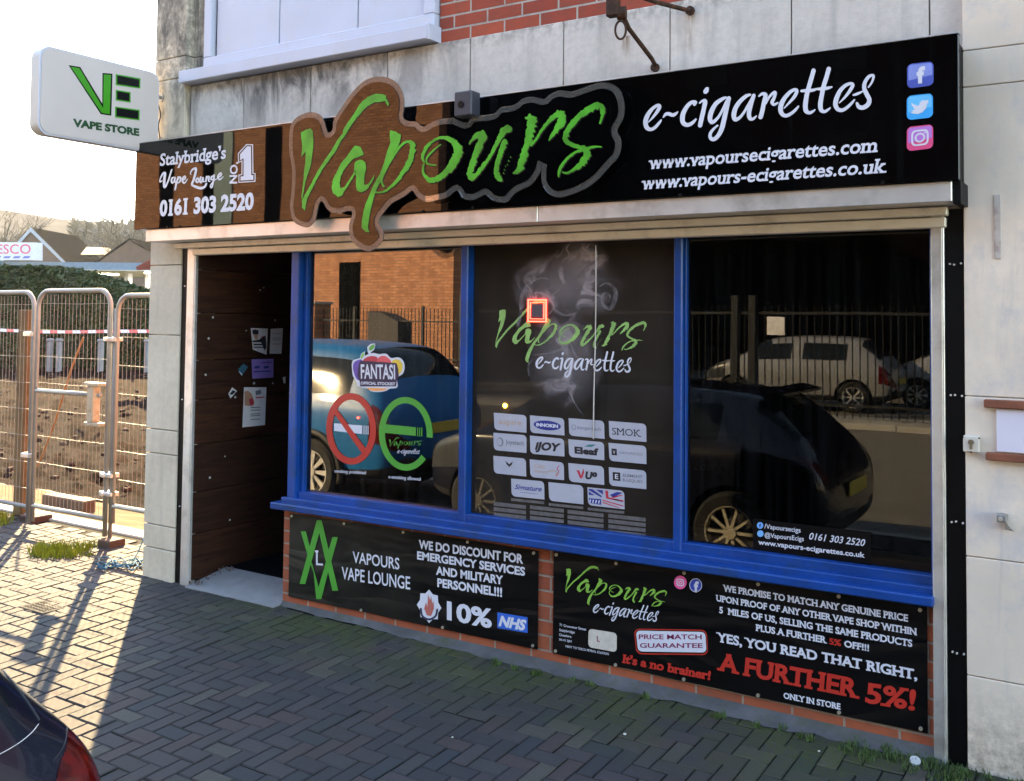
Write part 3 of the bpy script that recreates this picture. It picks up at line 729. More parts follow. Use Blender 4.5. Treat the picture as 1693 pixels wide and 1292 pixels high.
text(a, z3, "www.vapoursecigarettes.com", (1085, 862), (2241, 775), (1094, 796), .02, True)
text(a, z3, "www.vapours-ecigarettes.co.uk", (1048, 965), (2285, 880), (1060, 900), .02, True)
one = [(1268,262),(1368,150),(1424,150),(1428,560),(1458,560),(1458,625),(1275,637),(1275,580),(1318,575),(1318,322),(1268,345)]
cxo, cyo = 1362, 395
def grow(l, d):
    n = len(l); o = []
    for i in range(n):
        p, q, r_ = l[i-1], l[i], l[(i+1) % n]
        e1 = (q[0]-p[0], q[1]-p[1]); e2 = (r_[0]-q[0], r_[1]-q[1]); l1 = math.hypot(*e1) or 1; l2 = math.hypot(*e2) or 1
        n1 = (e1[1]/l1, -e1[0]/l1); n2 = (e2[1]/l2, -e2[0]/l2); bx, by = n1[0]+n2[0], n1[1]+n2[1]; bl = bx*bx+by*by or 1
        s_ = min(2/bl, 1.6); o.append((q[0]+bx*d*s_, q[1]+by*d*s_))
    return o
a.poly(zE.L(grow(one, 30)), zE.L(grow(one, 17))[::-1])
a.poly(zE.L(one))
a.build('lettering', FAS, .0012, M['whitevinyl'], FS)
ECG.build('script_lettering', FAS, .0012, M['whitevinyl'], FS)
def icon(parent, face, zm, q, kind, off=.001):
    tl, tr, br, bl = q
    def P(u, v): 
        a_ = [tl[i]+(tr[i]-tl[i])*u for i in (0, 1)]; b_ = [bl[i]+(br[i]-bl[i])*u for i in (0, 1)]; return (a_[0]+(b_[0]-a_[0])*v, a_[1]+(b_[1]-a_[1])*v)
    base = {'f': (.07, .10, .42), 't': (.03, .38, .80), 'i': (.75, .09, .25)}[kind]
    bright = {'f': (.25, .30, .68), 't': (.20, .62, .92), 'i': (.55, .20, .68)}[kind]
    a1 = Art(); a1.poly(zm.L(rquad(*q, r=.2))); a1.build('icon_tile', face, off, ICM[kind+'0'], parent)
    a2 = Art(); top = rquad(P(.05, .05), P(.95, .05), P(.95, .56), P(.05, .68), r=.2, corners=(1, 1, 0, 0)); a2.poly(zm.L(top)); a2.build('icon_gloss', face, off+.0004, ICM[kind+'1'], parent)
    g = Art()
    if kind == 'f': text(g, zm, 'f', P(.36, .86), P(.68, .86), P(.36, .17), .05)
    elif kind == 't':
        bird = [(.12,.62),(.22,.63),(.32,.58),(.22,.50),(.28,.50),(.16,.40),(.20,.40),(.16,.28),(.30,.40),(.47,.46),(.50,.32),(.62,.24),(.74,.28),(.84,.24),(.80,.34),(.86,.33),(.78,.42),(.74,.60),(.60,.74),(.42,.80),(.25,.76),(.12,.70),(.25,.68)]
        g.poly(zm.L([P(u, v) for u, v in bird]))
    else:
        g.poly(zm.L(rquad(P(.17, .17), P(.83, .17), P(.83, .83), P(.17, .83), r=.28)), zm.L(rquad(P(.24, .24), P(.76, .24), P(.76, .76), P(.24, .76), r=.26))[::-1])
        g.poly(zm.L([P(.5+.20*math.cos(t*.35), .5+.20*math.sin(t*.35)) for t in range(18)]), zm.L([P(.5+.13*math.cos(t*.35), .5+.13*math.sin(t*.35)) for t in range(18)])[::-1])
        g.poly(zm.L([P(.69+.035*math.cos(t*.8), .31+.035*math.sin(t*.8)) for t in range(8)]))
    g.build('icon_glyph', face, off+.0008, M['whitevinyl'], parent)
ICM = {}
for kx, c0, c1 in (('f', (.07, .10, .42), (.22, .27, .62)), ('t', (.03, .36, .78), (.12, .50, .85)), ('i', (.72, .08, .22), (.50, .20, .62))):
    ICM[kx+'0'] = mat('icon_'+{'f': 'navy', 't': 'blue', 'i': 'pink'}[kx], c0, .3); ICM[kx+'1'] = mat('icon_gloss_'+{'f': 'navy', 't': 'blue', 'i': 'pink'}[kx], c1, .25)
icon(FS, FAS, z4, ((1046,328),(1180,313),(1180,435),(1046,452)), 'f')
icon(FS, FAS, z4, ((1044,490),(1177,475),(1177,598),(1044,613)), 't')
icon(FS, FAS, z4, ((1044,648),(1178,633),(1178,755),(1044,771)), 'i')

# cut-out sign standing off the fascia
CS = empty('cutout_sign', 'raised clear edged cut-out sign with green brush lettering on the fascia', 'shop sign', (1.9, -.25, 2.3))
oA = [(130,1100),(60,1060),(35,960),(45,850),(50,700),(30,560),(35,400),(70,330),(140,290),(200,283),(255,310),(282,370),(300,425),(335,410),(345,340),(400,250),(470,150),(560,60),(650,30),(730,35),(800,80),(840,160),(845,250),(838,318),(880,345),(930,350),(985,385),(1050,350),(1110,330),(1190,325)]
oB = [(150,290),(265,335),(330,280),(500,255),(560,200),(650,185),(700,165),(760,120),(850,105),(945,125),(1000,80),(1080,50),(1180,60),(1250,40),(1330,10),(1450,-20),(1560,5),(1620,80),(1645,200),(1630,300),(1580,400),(1610,470),(1615,540),(1590,630),(1520,710),(1400,840),(1280,920),(1150,970),(1050,985),(970,940),(925,860),(920,760),(928,690),(900,780),(820,880),(700,940),(620,1020),(560,1030),(490,1010),(430,960),(380,985),(300,1010),(230,990),(180,925),(100,980),(40,1003)]
oC = [(1090,905),(1000,920),(935,880),(905,838),(850,880),(760,930),(705,990),(662,1060),(695,1130),(690,1200),(620,1265),(550,1262),(470,1190),(455,1090),(478,1000),(440,985),(380,1005),(310,985),(262,915),(235,950),(215,1040),(175,1095)]
out = zA.L(oA)+zB.L(oB)+zA.L(oC)
def offset(l, d):
    n = len(l); o = []
    for i in range(n):
        p, q, r_ = l[i-1], l[i], l[(i+1) % n]; t = (r_-p); t = t.normalized() if t.length > 1e-9 else Vector((1, 0)); o.append(q+Vector((-t.y, t.x))*d)
    return o
sgn = 1 if sum(out[i-1].x*out[i].y-out[i].x*out[i-1].y for i in range(len(out))) > 0 else -1
sm = [Vector(p) for p in catmull([tuple(p) for p in out], 4, True)]
inn = offset(sm, .030*sgn)
# drop the points that crossed over in tight corners
ok = []
for p in inn:
    if min((p-q).length for q in sm) > .0265: ok.append(p)
k = MB(); k.prism([(p.x, -.249, p.y) for p in sm], (0, -.006, 0)); k.build('clear_panel', M['acrylic'], CS)
k = MB(); k.prism([(p.x, -.2555, p.y) for p in ok], (0, -.003, 0)); k.build('black_face', M['fascia'], CS)
VAP.map(lambda q: (q[0]+.006, q[1]-.005)).build('lettering_edge', LOGO, -.0034, M['blackvinyl'], CS)
VAP.build('brush_lettering', LOGO, -.0026, mat('green_gradient_vinyl', (.05, .33, .018), .35, var=.4, vs=7), CS)
k = MB()
for px, py in ((505, 300), (600, 240), (640, 380), (700, 250), (800, 290), (900, 230), (950, 300)): p = aY(px, py, -.25); k.disc((p.x, -.225, p.z if 2.34 < p.z < 2.87 else 2.5), (0, 1, 0), .012, .05, 12)
k.each('stand_off', M['alu'], CS)
# camera housing over the fascia
CH = empty('security_camera', 'small dark box shaped security camera on the top edge of the fascia', 'camera', (2.3, -.24, 2.87))
c0 = aY(757, 160, -.3); c1 = aY(783, 191, -.3)
k = MB(); k.bbox(c0.x-.01, c1.x, -.32, -.24, c1.z, c0.z+.02, .006); k.build('housing', mat('grey_camera_shell', (.035, .038, .05), .4), CH)
k = MB(); k.disc((c0.x+.035, -.322, (c0.z+c1.z)/2+.005), (0, 1, 0), .018, .006, 16); k.build('lens', M['blackvinyl'], CH)
k = MB(); k.bbox(c0.x+.02, c0.x+.05, -.24, -.19, c1.z+.01, c1.z+.04, .003); k.build('bracket', M['blacksatin'], CH)
# ================================================================== projecting sign
VX = -.35; VF = Face(X=VX); zV = Zm(VF, 0, 0, 3.0768)
VS = empty('projecting_sign', 'white rounded light box sign with green V and E sticking out from the stone pier', 'shop sign', (VX-.05, -.45, 2.85))
q = [zV(205, 232), zV(808, 362), zV(812, 762), zV(205, 684)]
q = [Vector((zV(205, 400).x, zV(235, 232).y)), Vector((zV(812, 400).x, zV(235, 232).y)), Vector((zV(812, 400).x, zV(240, 684).y-.0)), Vector((zV(205, 400).x, zV(240, 684).y))]
lp = rquad(q[0], q[1], q[2], q[3], r=.13, n=6)
M['signwhite'] = mat('white_acrylic_face', (.55, .48, .45), .35, var=.03, vs=3)
M['signcase'] = mat('cream_sign_case', (.50, .46, .42), .5, var=.05)
k = MB(); k.prism([(VX-.10, p[0], p[1]) for p in lp], (.088, 0, 0)); k.build('case', M['signcase'], VS, auto=30)
cx, cy = sum(p[0] for p in lp)/len(lp), sum(p[1] for p in lp)/len(lp)
k = MB(); k.prism([(VX-.012, cx+(p[0]-cx)*1.006, cy+(p[1]-cy)*1.01) for p in lp], (.006, 0, 0)); k.build('trim', M['whitepvc'], VS, auto=30)
k = MB(); k.prism([(VX-.004, cx+(p[0]-cx)*.985, cy+(p[1]-cy)*.975) for p in lp], (.004, 0, 0)); k.build('face_panel', M['signwhite'], VS, auto=30)
a = Art(); bk = Art()
vp = [(348,332),(408,342),(520,528),(521,372),(572,376),(566,590),(512,582)]
vi = [(360,341),(404,349),(524,552),(527,380),(564,383),(558,582),(516,575)]
bk.poly(zV.L(vp)); a.poly(zV.L(vi))
for tl, tr, br, bl in (((588,378),(714,400),(713,452),(588,434)), ((588,458),(664,470),(664,523),(588,512)), ((585,543),(710,560),(709,614),(585,598))):
    a.poly(zV.L([tl, tr, br, bl])); bk2 = [(tl[0]+7, tl[1]+7), (tr[0]-7, tr[1]+6), (br[0]-7, br[1]-7), (bl[0]+7, bl[1]-6)]
    bk.poly(zV.L(bk2), o=.0012)
t = Art(); text(t, zV, "VAPE STORE", (370, 645), (708, 694), (370, 604), .055)
bk.build('sign_outline', VF, .0008, M['blackvinyl'], VS)
a.build('sign_letter', VF, .0014, mat('bright_green_vinyl', (.03, .27, .008), .35, var=.06), VS)
t.build('lettering', VF, .0014, mat('dark_green_vinyl', (.01, .06, .02), .4), VS)
k = MB()
for zz_ in (3.24, 2.94):
    k.tube([(VX-.05, q[1].x-.01, zz_), (VX-.05, .0, zz_)], .012, 10); k.disc((VX-.05, -.004, zz_), (0, 1, 0), .03, .008, 14)
k.each('bracket', M['galv'], VS)
k = MB(); k.tube(catmull([(VX-.02, q[1].x, 3.2), (VX-.02, q[1].x+.03, 3.12), (VX-.02, q[1].x+.015, 3.04), (VX-.02, q[1].x+.03, 2.95), (VX-.02, -.01, 2.86)], 5), .004, 6); k.build('cable', M['blackvinyl'], VS)

# ================================================================== old iron sign bracket on the band
IB = empty('sign_bracket', 'rusty iron sign bracket with a ring and diagonal stay fixed above the fascia', 'bracket', (2.9, -.1, 3.3))
def wl(px, py, Y): p = aY(px, py, Y); return (p.x, p.y, p.z)
k = MB(); k.tube([wl(1083, 108, .03), wl(1078, 98, -.02), wl(1040, 48, -.26), wl(1028, 22, -.33)], .011, 10); k.build('stay', M['rust'], IB)
k = MB(); k.tube([wl(1140, 17, .03), wl(1136, 17, 0), wl(1085, 4, -.14), wl(1040, -12, -.27), wl(1010, -30, -.36)], .011, 10); k.build('arm', M['rust'], IB)
k = MB(); p = aY(1014, 18, -.36); k.bbox(p.x-.028, p.x+.03, -.385, -.34, p.z-.03, p.z+.30, .006); p2 = aY(1028, 22, -.34); k.disc(p2, (1, .3, 0), .03, .04, 16); k.build('head_block', M['rust'], IB)
p = aY(1026, 50, -.34)
k = MB(); k.tube([(p.x+.021*math.cos(t), p.y+.012*math.cos(t), p.z+.042*math.sin(t)) for t in [i*math.pi/10 for i in range(21)]], .0055, 8); k.build('ring', M['rust'], IB)
k = MB()
for px, py in ((1083, 112), (1141, 18)): c = aY(px, py, .03); k.disc(c, (0, 1, 0), .022, .016, 12)
k.each('wall_plate', M['rust'], IB)
# rust runs below the fixings: stains on the stone
m_, nt_, b_ = newmat('rust_stain'); o_ = nt_.nodes['Material Output']
tr_ = N(nt_, 'ShaderNodeBsdfTransparent'); mx_ = N(nt_, 'ShaderNodeMixShader'); tc = nt_.nodes.new('ShaderNodeTexCoord')
sx_ = nt_.nodes.new('ShaderNodeSeparateXYZ'); nt_.links.new(tc.outputs['UV'], sx_.inputs[0])
f_ = mth(nt_, 'MULTIPLY', mth(nt_, 'SUBTRACT', 1, mth(nt_, 'ABSOLUTE', mth(nt_, 'MULTIPLY_ADD', sx_.outputs[0], 2, -1))), sx_.outputs[1])
f_ = mth(nt_, 'MULTIPLY', f_, ramp(nt_, noi(nt_, geopos(nt_, (60, 60, 6)), 1, 4), .35, .6)); f_ = mth(nt_, 'MULTIPLY', f_, .8)
nt_.links.new(f_, mx_.inputs[0]); nt_.links.new(tr_.outputs[0], mx_.inputs[1]); nt_.links.new(b_.outputs[0], mx_.inputs[2]); nt_.links.new(mx_.outputs[0], o_.inputs[0])
b_.inputs['Base Color'].default_value = (.26, .12, .03, 1); b_.inputs['Roughness'].default_value = .9
def stain(name, x0, x1, z0, z1, Y, parent):
    me = bpy.data.meshes.new(name); me.from_pydata([(x0, Y, z0), (x1, Y, z0), (x1, Y, z1), (x0, Y, z1)], [], [(0, 1, 2, 3)])
    uv = me.uv_layers.new(name='UVMap')
    for i, c in enumerate(((0, 0), (1, 0), (1, 1), (0, 1))): uv.data[i].uv = c
    me.materials.append(m_); return keep(link(name, me, None, parent))
c = aY(1141, 18, .04); stain('rust_stain', c.x-.03, c.x+.03, c.z-.22, c.z, SB-.0015, B)
c = aY(1035, 60, .04); stain('rust_stain', c.x-.03, c.x+.03, c.z-.15, c.z, SB-.0015, B)

# ================================================================== banners
BF = Face(Y=.034); zP = Zm(BF, 460, 830, 3.68); zQ = Zm(BF, 900, 900, 4.787); zR = Zm(BF, 1160, 940, 4.2325)
def banner_mat():
    m, nt, b = newmat('banner_pvc'); L = nt.links
    v = geopos(nt); b.inputs['Roughness'].default_value = .38; b.inputs['Specular IOR Level'].default_value = .22
    g = nt.nodes.new('ShaderNodeNewGeometry'); s = nt.nodes.new('ShaderNodeSeparateXYZ'); L.new(g.outputs[0], s.inputs[0])
    dust = mth(nt, 'MULTIPLY_ADD', s.outputs[0], -.75, 1.75, True); n1 = noi(nt, v, 5, 5)
    c = mixc(nt, mth(nt, 'MULTIPLY', dust, ramp(nt, n1, .25, .75)), (.0018, .0018, .0025), (.030, .028, .022)); L.new(c, b.inputs['Base Color'])
    v2 = nt.nodes.new('ShaderNodeMapping'); v2.inputs['Rotation'].default_value = (0, R(35), 0); v2.inputs['Scale'].default_value = (.9, 1, 3.6); L.new(g.outputs[0], v2.inputs[0])
    h = mth(nt, 'ADD', mth(nt, 'MULTIPLY', ramp(nt, noi(nt, v2.outputs[0], 1.6, 2, .4, .8), .45, .75), .8), mth(nt, 'MULTIPLY', noi(nt, v, 2.5, 2), .6))
    bump(nt, b, h, .45, .03); return m
M['banner'] = banner_mat()
M['eyelet'] = mat('brass_eyelet', (.55, .5, .4), .4, .7)
def banner(name_label, xa, xb, za, zb, eyes):
    t = empty('banner', name_label, 'banner', ((xa+xb)/2, .04, .06), 0, 'banners under the shop window')
    nx, ny = 60, 16; vs = []; fs = []
    for s_ in (0, .003):
        for j in range(ny+1):
            for i in range(nx+1):
                u, v = i/nx, j/ny; x = xa+(xb-xa)*u; z = za+(zb-za)*v
                e = min(u, 1-u, v*.5, (1-v)*.5)*8; e = max(0, min(1, e))
                y = .0365+s_+.0009*noise.noise(Vector((x*4+z*3, z*7, 1))); z += .004*noise.noise(Vector((x*3, 5, 0)))*(1-e)
                vs.append((x, y, z+tz(x)))
    n = (nx+1)*(ny+1)
    for j in range(ny):
        for i in range(nx): a_ = j*(nx+1)+i; fs.append((a_, a_+1, a_+nx+2, a_+nx+1)); fs.append((n+a_, n+a_+nx+1, n+a_+nx+2, n+a_+1))
    me = bpy.data.meshes.new('sheet'); me.from_pydata(vs, [], fs); me.materials.append(M['banner']); keep(link('sheet', me, None, t, True))
    k = MB()
    for (u, v) in eyes: x = xa+(xb-xa)*u; k.disc((x, .033, za+(zb-za)*v+tz(x)), (0, 1, 0), .008, .006, 12)
    k.each('eyelet', M['eyelet'], t); return t
BL = banner('left black banner offering an emergency services discount, hung below the window', .862, 2.632, .058, .556, [(.01, .97), (.25, .975), (.5, .98), (.75, .98), (.985, .97), (.985, .03), (.33, .02), (.66, .02)])
a = Art()
text(a, zP, "VAPOURS", (453, 370), (737, 413), (453, 302), .012)
text(a, zP, "VAPE LOUNGE", (386, 470), (803, 535), (386, 395), .012)
text(a, zP, "WE DO DISCOUNT FOR", (855, 285), (1490, 378), (855, 231), .035)
text(a, zP, "EMERGENCY SERVICES", (845, 350), (1502, 452), (845, 300), .035)
text(a, zP, "AND MILITARY", (960, 443), (1368, 505), (960, 391), .035)
text(a, zP, "PERSONNEL!!!", (968, 518), (1362, 580), (968, 464), .035)
text(a, zP, "10%", (1026, 718), (1300, 772), (1026, 604), .035)
text(a, zP, "L", (230, 385), (272, 388), (230, 295), .0, True)
star = []
for i in range(16): r_ = 1 if i % 2 == 0 else .8; t_ = math.pi*i/8; star.append((918+75*r_*math.sin(t_), 636-102*r_*math.cos(t_)+10*r_*math.sin(t_)))
a.poly(zP.L(star))
a.build('lettering', BF, .0, M['whitevinyl'], BL)
g = Art()
for o_, P in ((0, [(137,180),(168,180),(200,305),(180,330)]), (0, [(330,215),(363,215),(318,380),(296,330)]), (.0002, [(215,430),(190,360),(205,372),(246,520),(300,330),(316,380),(262,592),(232,592)]),
              (.0004, [(235,112),(265,112),(365,540),(330,542),(250,190),(165,500),(130,500)])):
    g.poly(zP.L(P), o=o_)
g.build('green_emblem', BF, .0, M['greenvinyl'], BL)
r_ = Art(); r_.poly(zP.L([(905,690),(888,650),(900,610),(908,640),(912,560),(925,600),(930,570),(938,620),(945,600),(948,650),(930,695)]), o=.0008)
r_.build('badge_flame', BF, .0, mat('badge_red', (.45, .12, .10), .5), BL)
r_ = Art(); stroke(r_, zP, [(868,650,12),(878,695,12),(918,715,12),(958,695,12),(968,655,12)], 5); r_.build('badge_ring', BF, .0012, mat('badge_navy', (.03, .03, .07), .5), BL)
r_ = Art(); r_.poly(zP.L([(1333,672),(1517,703),(1517,798),(1333,768)])); r_.build('blue_box', BF, .0, mat('logo_blue', (.02, .12, .55), .4), BL)
r_ = Art(); text(r_, zP, "NHS", (1340, 756), (1497, 785), (1358, 692), .05); r_.build('box_lettering', BF, .0008, M['whitevinyl'], BL)

BR = banner('right black banner with green brush logo and red price promise, under the right hand window', 2.722, 4.500, .055, .565, [(.01, .97), (.2, .975), (.4, .98), (.6, .98), (.8, .98), (.985, .97), (.985, .03), (.2, .02), (.4, .02), (.6, .02), (.8, .02), (.01, .03)])
VAP.map(affine(VREF, [zQ(175, 385), zQ(850, 490), zQ(425, 185)])).build('brush_lettering', BF, .0, M['limevinyl'], BR)
ECG.map(affine(EREF, [zQ(390, 520), zQ(870, 615), zQ(820, 485)])).build('script_lettering', BF, .0, M['whitevinyl'], BR)
a = Art(); rd = Art()
for s_, p0, p1, hp in (("71 Grosvenor Street", (120,648), (332,685), (120,628)), ("Stalybridge", (118,688), (240,708), (118,668)), ("Cheshire", (116,725), (213,742), (116,706)), ("SK15 2JN", (116,762), (215,778), (116,745)), ("NEXT TO TESCO PETROL STATION", (168,816), (508,880), (168,798))):
    text(a, zQ, s_, p0, p1, hp, .012)
for s_, p0, p1, hp in (("WE PROMISE TO MATCH ANY GENUINE PRICE", (152,160), (1445,375), (152,114)), ("UPON PROOF OF ANY OTHER VAPE SHOP WITHIN", (103,230), (1503,470), (103,185)), ("5  MILES OF US, SELLING THE SAME PRODUCTS", (123,313), (1475,552), (123,267)),
                       ("PLUS A FURTHER", (382,438), (872,526), (382,391)), ("OFF!!!", (998,550), (1172,582), (998,503)), ("YES, YOU READ THAT RIGHT,", (108,513), (1510,783), (108,447)), ("ONLY IN STORE", (573,910), (972,990), (573,868))):
    text(a, zR, s_, p0, p1, hp, .032, True)
text(rd, zR, "5%", (893,531), (975,546), (893,486), .03, True)
text(rd, zR, "A FURTHER", (118,714), (1090,912), (128,588), .035, True); text(rd, zR, "5%!", (1143,940), (1492,998), (1155,798), .03, True)
text(rd, zQ, "It's a no brainer!", (620,940), (1312,1078), (628,872), .04, True)
a.build('lettering', BF, .0, M['whitevinyl'], BR); rd.build('red_lettering', BF, .0, M['redvinyl'], BR)
r_ = Art(); r_.poly(zQ.L(rquad((708,668),(1285,678),(1298,878),(728,872), r=.22)), zQ.L(rquad((716,676),(1279,687),(1291,869),(735,862), r=.22))[::-1]); r_.build('ticket_outline', BF, .0, M['redvinyl'], BR)
r_ = Art(); r_.poly(zQ.L(rquad((724,684),(1274,695),(1284,858),(742,850), r=.2))); r_.build('ticket', BF, .0004, M['whitevinyl'], BR)
r_ = Art(); text(r_, zQ, "PRICE MATCH", (748,752), (1246,754), (748,714), .02); text(r_, zQ, "GUARANTEE", (756,820), (1254,822), (756,783), .02); r_.build('ticket_lettering', BF, .001, mat('plum_vinyl', (.20, .01, .07), .4), BR)
r_ = Art(); r_.poly(zQ.L(rquad((350,668),(574,704),(572,856),(347,815), r=.2))); r_.build('cream_card', BF, .0, mat('cream_print', (.55, .50, .44), .5, var=.12, vs=40), BR)
r_ = Art(); text(r_, zQ, "L", (418,770), (440,774), (416,728), .02, True); r_.build('card_letter', BF, .0006, mat('plum_vinyl', (.20, .01, .07), .4), BR)
ICM['c'] = mat('icon_circle_pink', (.80, .10, .30), .4); ICM['d'] = mat('icon_circle_navy', (.03, .06, .40), .4)
r_ = Art(); r_.poly(zQ.L(ell(1076, 303, 50, 54))); r_.build('icon_disc', BF, .0, ICM['c'], BR)
r_ = Art(); r_.poly(zQ.L(rquad((1046,272),(1106,278),(1106,336),(1046,330), r=.3)), zQ.L(rquad((1054,280),(1098,285),(1098,328),(1054,322), r=.3))[::-1]); r_.poly(zQ.L(ell(1076, 304, 14, 15, 16)), zQ.L(ell(1076, 304, 8, 9, 16))[::-1])
r_.poly(zQ.L(ell(1198, 325, 50, 54)), zQ.L(ell(1198, 325, 45, 49))[::-1]); text(r_, zQ, 'f', (1184, 380), (1222, 384), (1184, 292), .05); r_.build('icon_glyph', BF, .0006, M['whitevinyl'], BR)
r_ = Art(); r_.poly(zQ.L(ell(1198, 325, 46, 50))); r_.build('icon_disc', BF, .0, ICM['d'], BR)

# ================================================================== graphics on the windows
GF = Face(Y=.0975); z7 = Zm(GF, 490, 400, 2.692); zW = Zm(GF, 560, 560, 4.97); z8 = Zm(GF, 760, 390, 2.4846); zK = Zm(GF, 800, 660, 5.383); zT = Zm(GF, 1130, 640, 4.1688)
def sticker(label, group=None, cat='sticker', name='window_sticker', loc=(0, 0, 0)): return empty(name, label, cat, loc, 0, group)
S = sticker('red no smoking ring sticker with a struck out white cigarette on the left window')
a = Art(); a.poly(z7.L(ell(244, 833, 111, 159, 48, sh=.03)), z7.L(ell(244, 833, 84, 130, 48, sh=.03))[::-1]); a.poly(z7.L([(150,738),(178,742),(312,925),(292,942)]), o=.0004); a.build('ring', GF, .0006, M['redvinyl'], S)
a = Art(); a.poly(z7.L([(168,808),(293,818),(293,856),(168,842)]))
for x in (299, 308, 317): a.poly(z7.L([(x,819),(x+4,819),(x+4,858),(x,857)]))
text(a, z7, "smoking prohibited", (170, 1027), (309, 1035), (170, 1013), .01); a.build('cigarette', GF, .0, M['whitevinyl'], S)
S = sticker('green letter e shaped vaping allowed sticker on the left window')
a = Art(); o1 = ell(487, 855, 120, 164, 44, 5, -318, sh=.03); i1 = ell(487, 855, 93, 136, 44, 5, -318, sh=.03); a.poly(z7.L(o1+i1[::-1])); a.poly(z7.L([(388,812),(532,826),(532,864),(388,850)]), o=.0003)
for x in (538, 547, 556): a.poly(z7.L([(x,827),(x+4,827),(x+4,867),(x,866)]))
a.build('green_ring', GF, .0, M['greenvinyl'], S)
VAP.map(affine(VREF, [zW(425, 888), zW(650, 880), zW(495, 815)])).build('brush_lettering', GF, .0, M['greenvinyl'], S)
a = Art(); text(a, z7, "e-smoking allowed", (410, 1053), (553, 1064), (410, 1038), .01); a.build('caption', GF, .0, M['whitevinyl'], S)
ECG.map(affine(EREF, [zW(485, 935), zW(655, 950), zW(635, 905)])).build('script_lettering', GF, .0, M['whitevinyl'], S)
S = sticker('small cloud shaped fruit sticker with white bubble lettering, top of the left window')
cl = [(110,260),(108,210),(120,178),(165,165),(195,150),(240,130),(285,118),(330,128),(390,125),(430,160),(490,155),(530,185),(542,240),(525,290),(480,325),(482,400),(420,412),(390,430),(330,440),(270,435),(230,410),(165,395),(140,340),(118,310)]
def sm2(l, n=4): return catmull([tuple(p) for p in l], n, True)
a = Art(); a.poly(zW.L(sm2(cl))); a.poly(zW.L([(170,170),(185,125),(215,105),(215,130),(200,165)]), o=.0001); a.poly(zW.L([(238,110),(235,70),(262,45),(298,40),(300,60),(290,95),(262,115),(275,140),(255,150)]), o=.0001); a.build('backing', GF, .0, M['whitevinyl'], S)
for nm, c_, pts in (('berry', (.12, .06, .35), [(120,260),(122,205),(150,180),(195,178),(190,260),(180,340),(145,330)]), ('berry_red', (.55, .04, .06), [(200,178),(240,150),(290,145),(320,160),(300,200),(240,210),(200,215)]), ('berry_pink', (.75, .10, .12), [(335,150),(385,145),(430,185),(420,215),(350,200),(310,190)]),
                    ('fruit_yellow', (.75, .50, .06), [(430,215),(445,180),(485,172),(522,205),(520,260),(490,295),(470,240)]), ('fruit_orange', (.85, .35, .12), [(240,405),(400,412),(360,428),(300,432),(260,425)]), ('leaf', (.10, .35, .06), [(250,75),(270,55),(295,50),(285,85),(255,100)]), ('leaf_light', (.25, .50, .12), [(180,165),(190,130),(210,115),(208,140),(195,160)])):
    a = Art(); a.poly(zW.L(sm2(pts, 3))); a.build(nm, GF, .0006, mat('print_'+nm, c_, .4), S)
a = Art(); a.poly(zW.L([(172,346),(478,348),(472,394),(178,394)])); a.poly(zW.L(sm2([(168,345),(170,200),(215,185),(330,192),(440,200),(482,215),(482,345),(330,350)], 3)), o=.0002); a.build('lettering_backing', GF, .001, mat('sticker_plum', (.03, .012, .05), .5), S)
a = Art(); text(a, zW, "FANTASI", (184,330), (466,336), (182,212), .022); text(a, zW, "OFFICIAL STOCKIST", (182,378), (466,386), (182,354), .035); a.build('lettering', GF, .0018, M['whitevinyl'], S)
# middle window
S = sticker('green brush name with white script below it on the dark middle window', cat='window lettering', name='window_lettering')
VAP.map(affine(VREF, [z8(152, 462), z8(665, 470), z8(355, 268)])).build('brush_lettering', GF, .0006, mat('pale_green_print', (.24, .44, .13), .4, var=.2, vs=20), S)
ECG.map(affine(EREF, [z8(316, 530), z8(690, 563), z8(632, 475)])).build('script_lettering', GF, .0006, M['whitevinyl'], S)
# printed smoke picture
m_s, nt_s, b_s = newmat('printed_smoke'); b_s.inputs['Base Color'].default_value = (.30, .26, .28, 1); b_s.inputs['Roughness'].default_value = .4
tr_ = N(nt_s, 'ShaderNodeBsdfTransparent'); mx_ = N(nt_s, 'ShaderNodeMixShader'); tc = nt_s.nodes.new('ShaderNodeTexCoord'); L_ = nt_s.links
v_ = geopos(nt_s); nd = N(nt_s, 'ShaderNodeTexNoise'); nd.inputs['Scale'].default_value = 3.2; nd.inputs['Detail'].default_value = 3; L_.new(v_, nd.inputs['Vector'])
wv = N(nt_s, 'ShaderNodeVectorMath', operation='MULTIPLY_ADD'); L_.new(nd.outputs['Color'], wv.inputs[0]); wv.inputs[1].default_value = (.35, .35, .35); L_.new(v_, wv.inputs[2])
n2 = noi(nt_s, wv.outputs[0], 4.5, 3, .5, .5)
ridge = mth(nt_s, 'SUBTRACT', 1, mth(nt_s, 'ABSOLUTE', mth(nt_s, 'MULTIPLY_ADD', n2, 9, -4.5)), clamp=True)
sx_ = nt_s.nodes.new('ShaderNodeSeparateXYZ'); L_.new(tc.outputs['UV'], sx_.inputs[0])
du = mth(nt_s, 'MULTIPLY_ADD', sx_.outputs[0], 2, -1); dv = mth(nt_s, 'MULTIPLY_ADD', sx_.outputs[1], 2, -1)
rr = mth(nt_s, 'SUBTRACT', 1, mth(nt_s, 'SQRT', mth(nt_s, 'ADD', mth(nt_s, 'MULTIPLY', du, du), mth(nt_s, 'MULTIPLY', dv, dv))), clamp=True)
soft = mth(nt_s, 'MULTIPLY', rr, mth(nt_s, 'MULTIPLY_ADD', mth(nt_s, 'MULTIPLY', ridge, ridge), .75, mth(nt_s, 'MULTIPLY', n2, .45)))
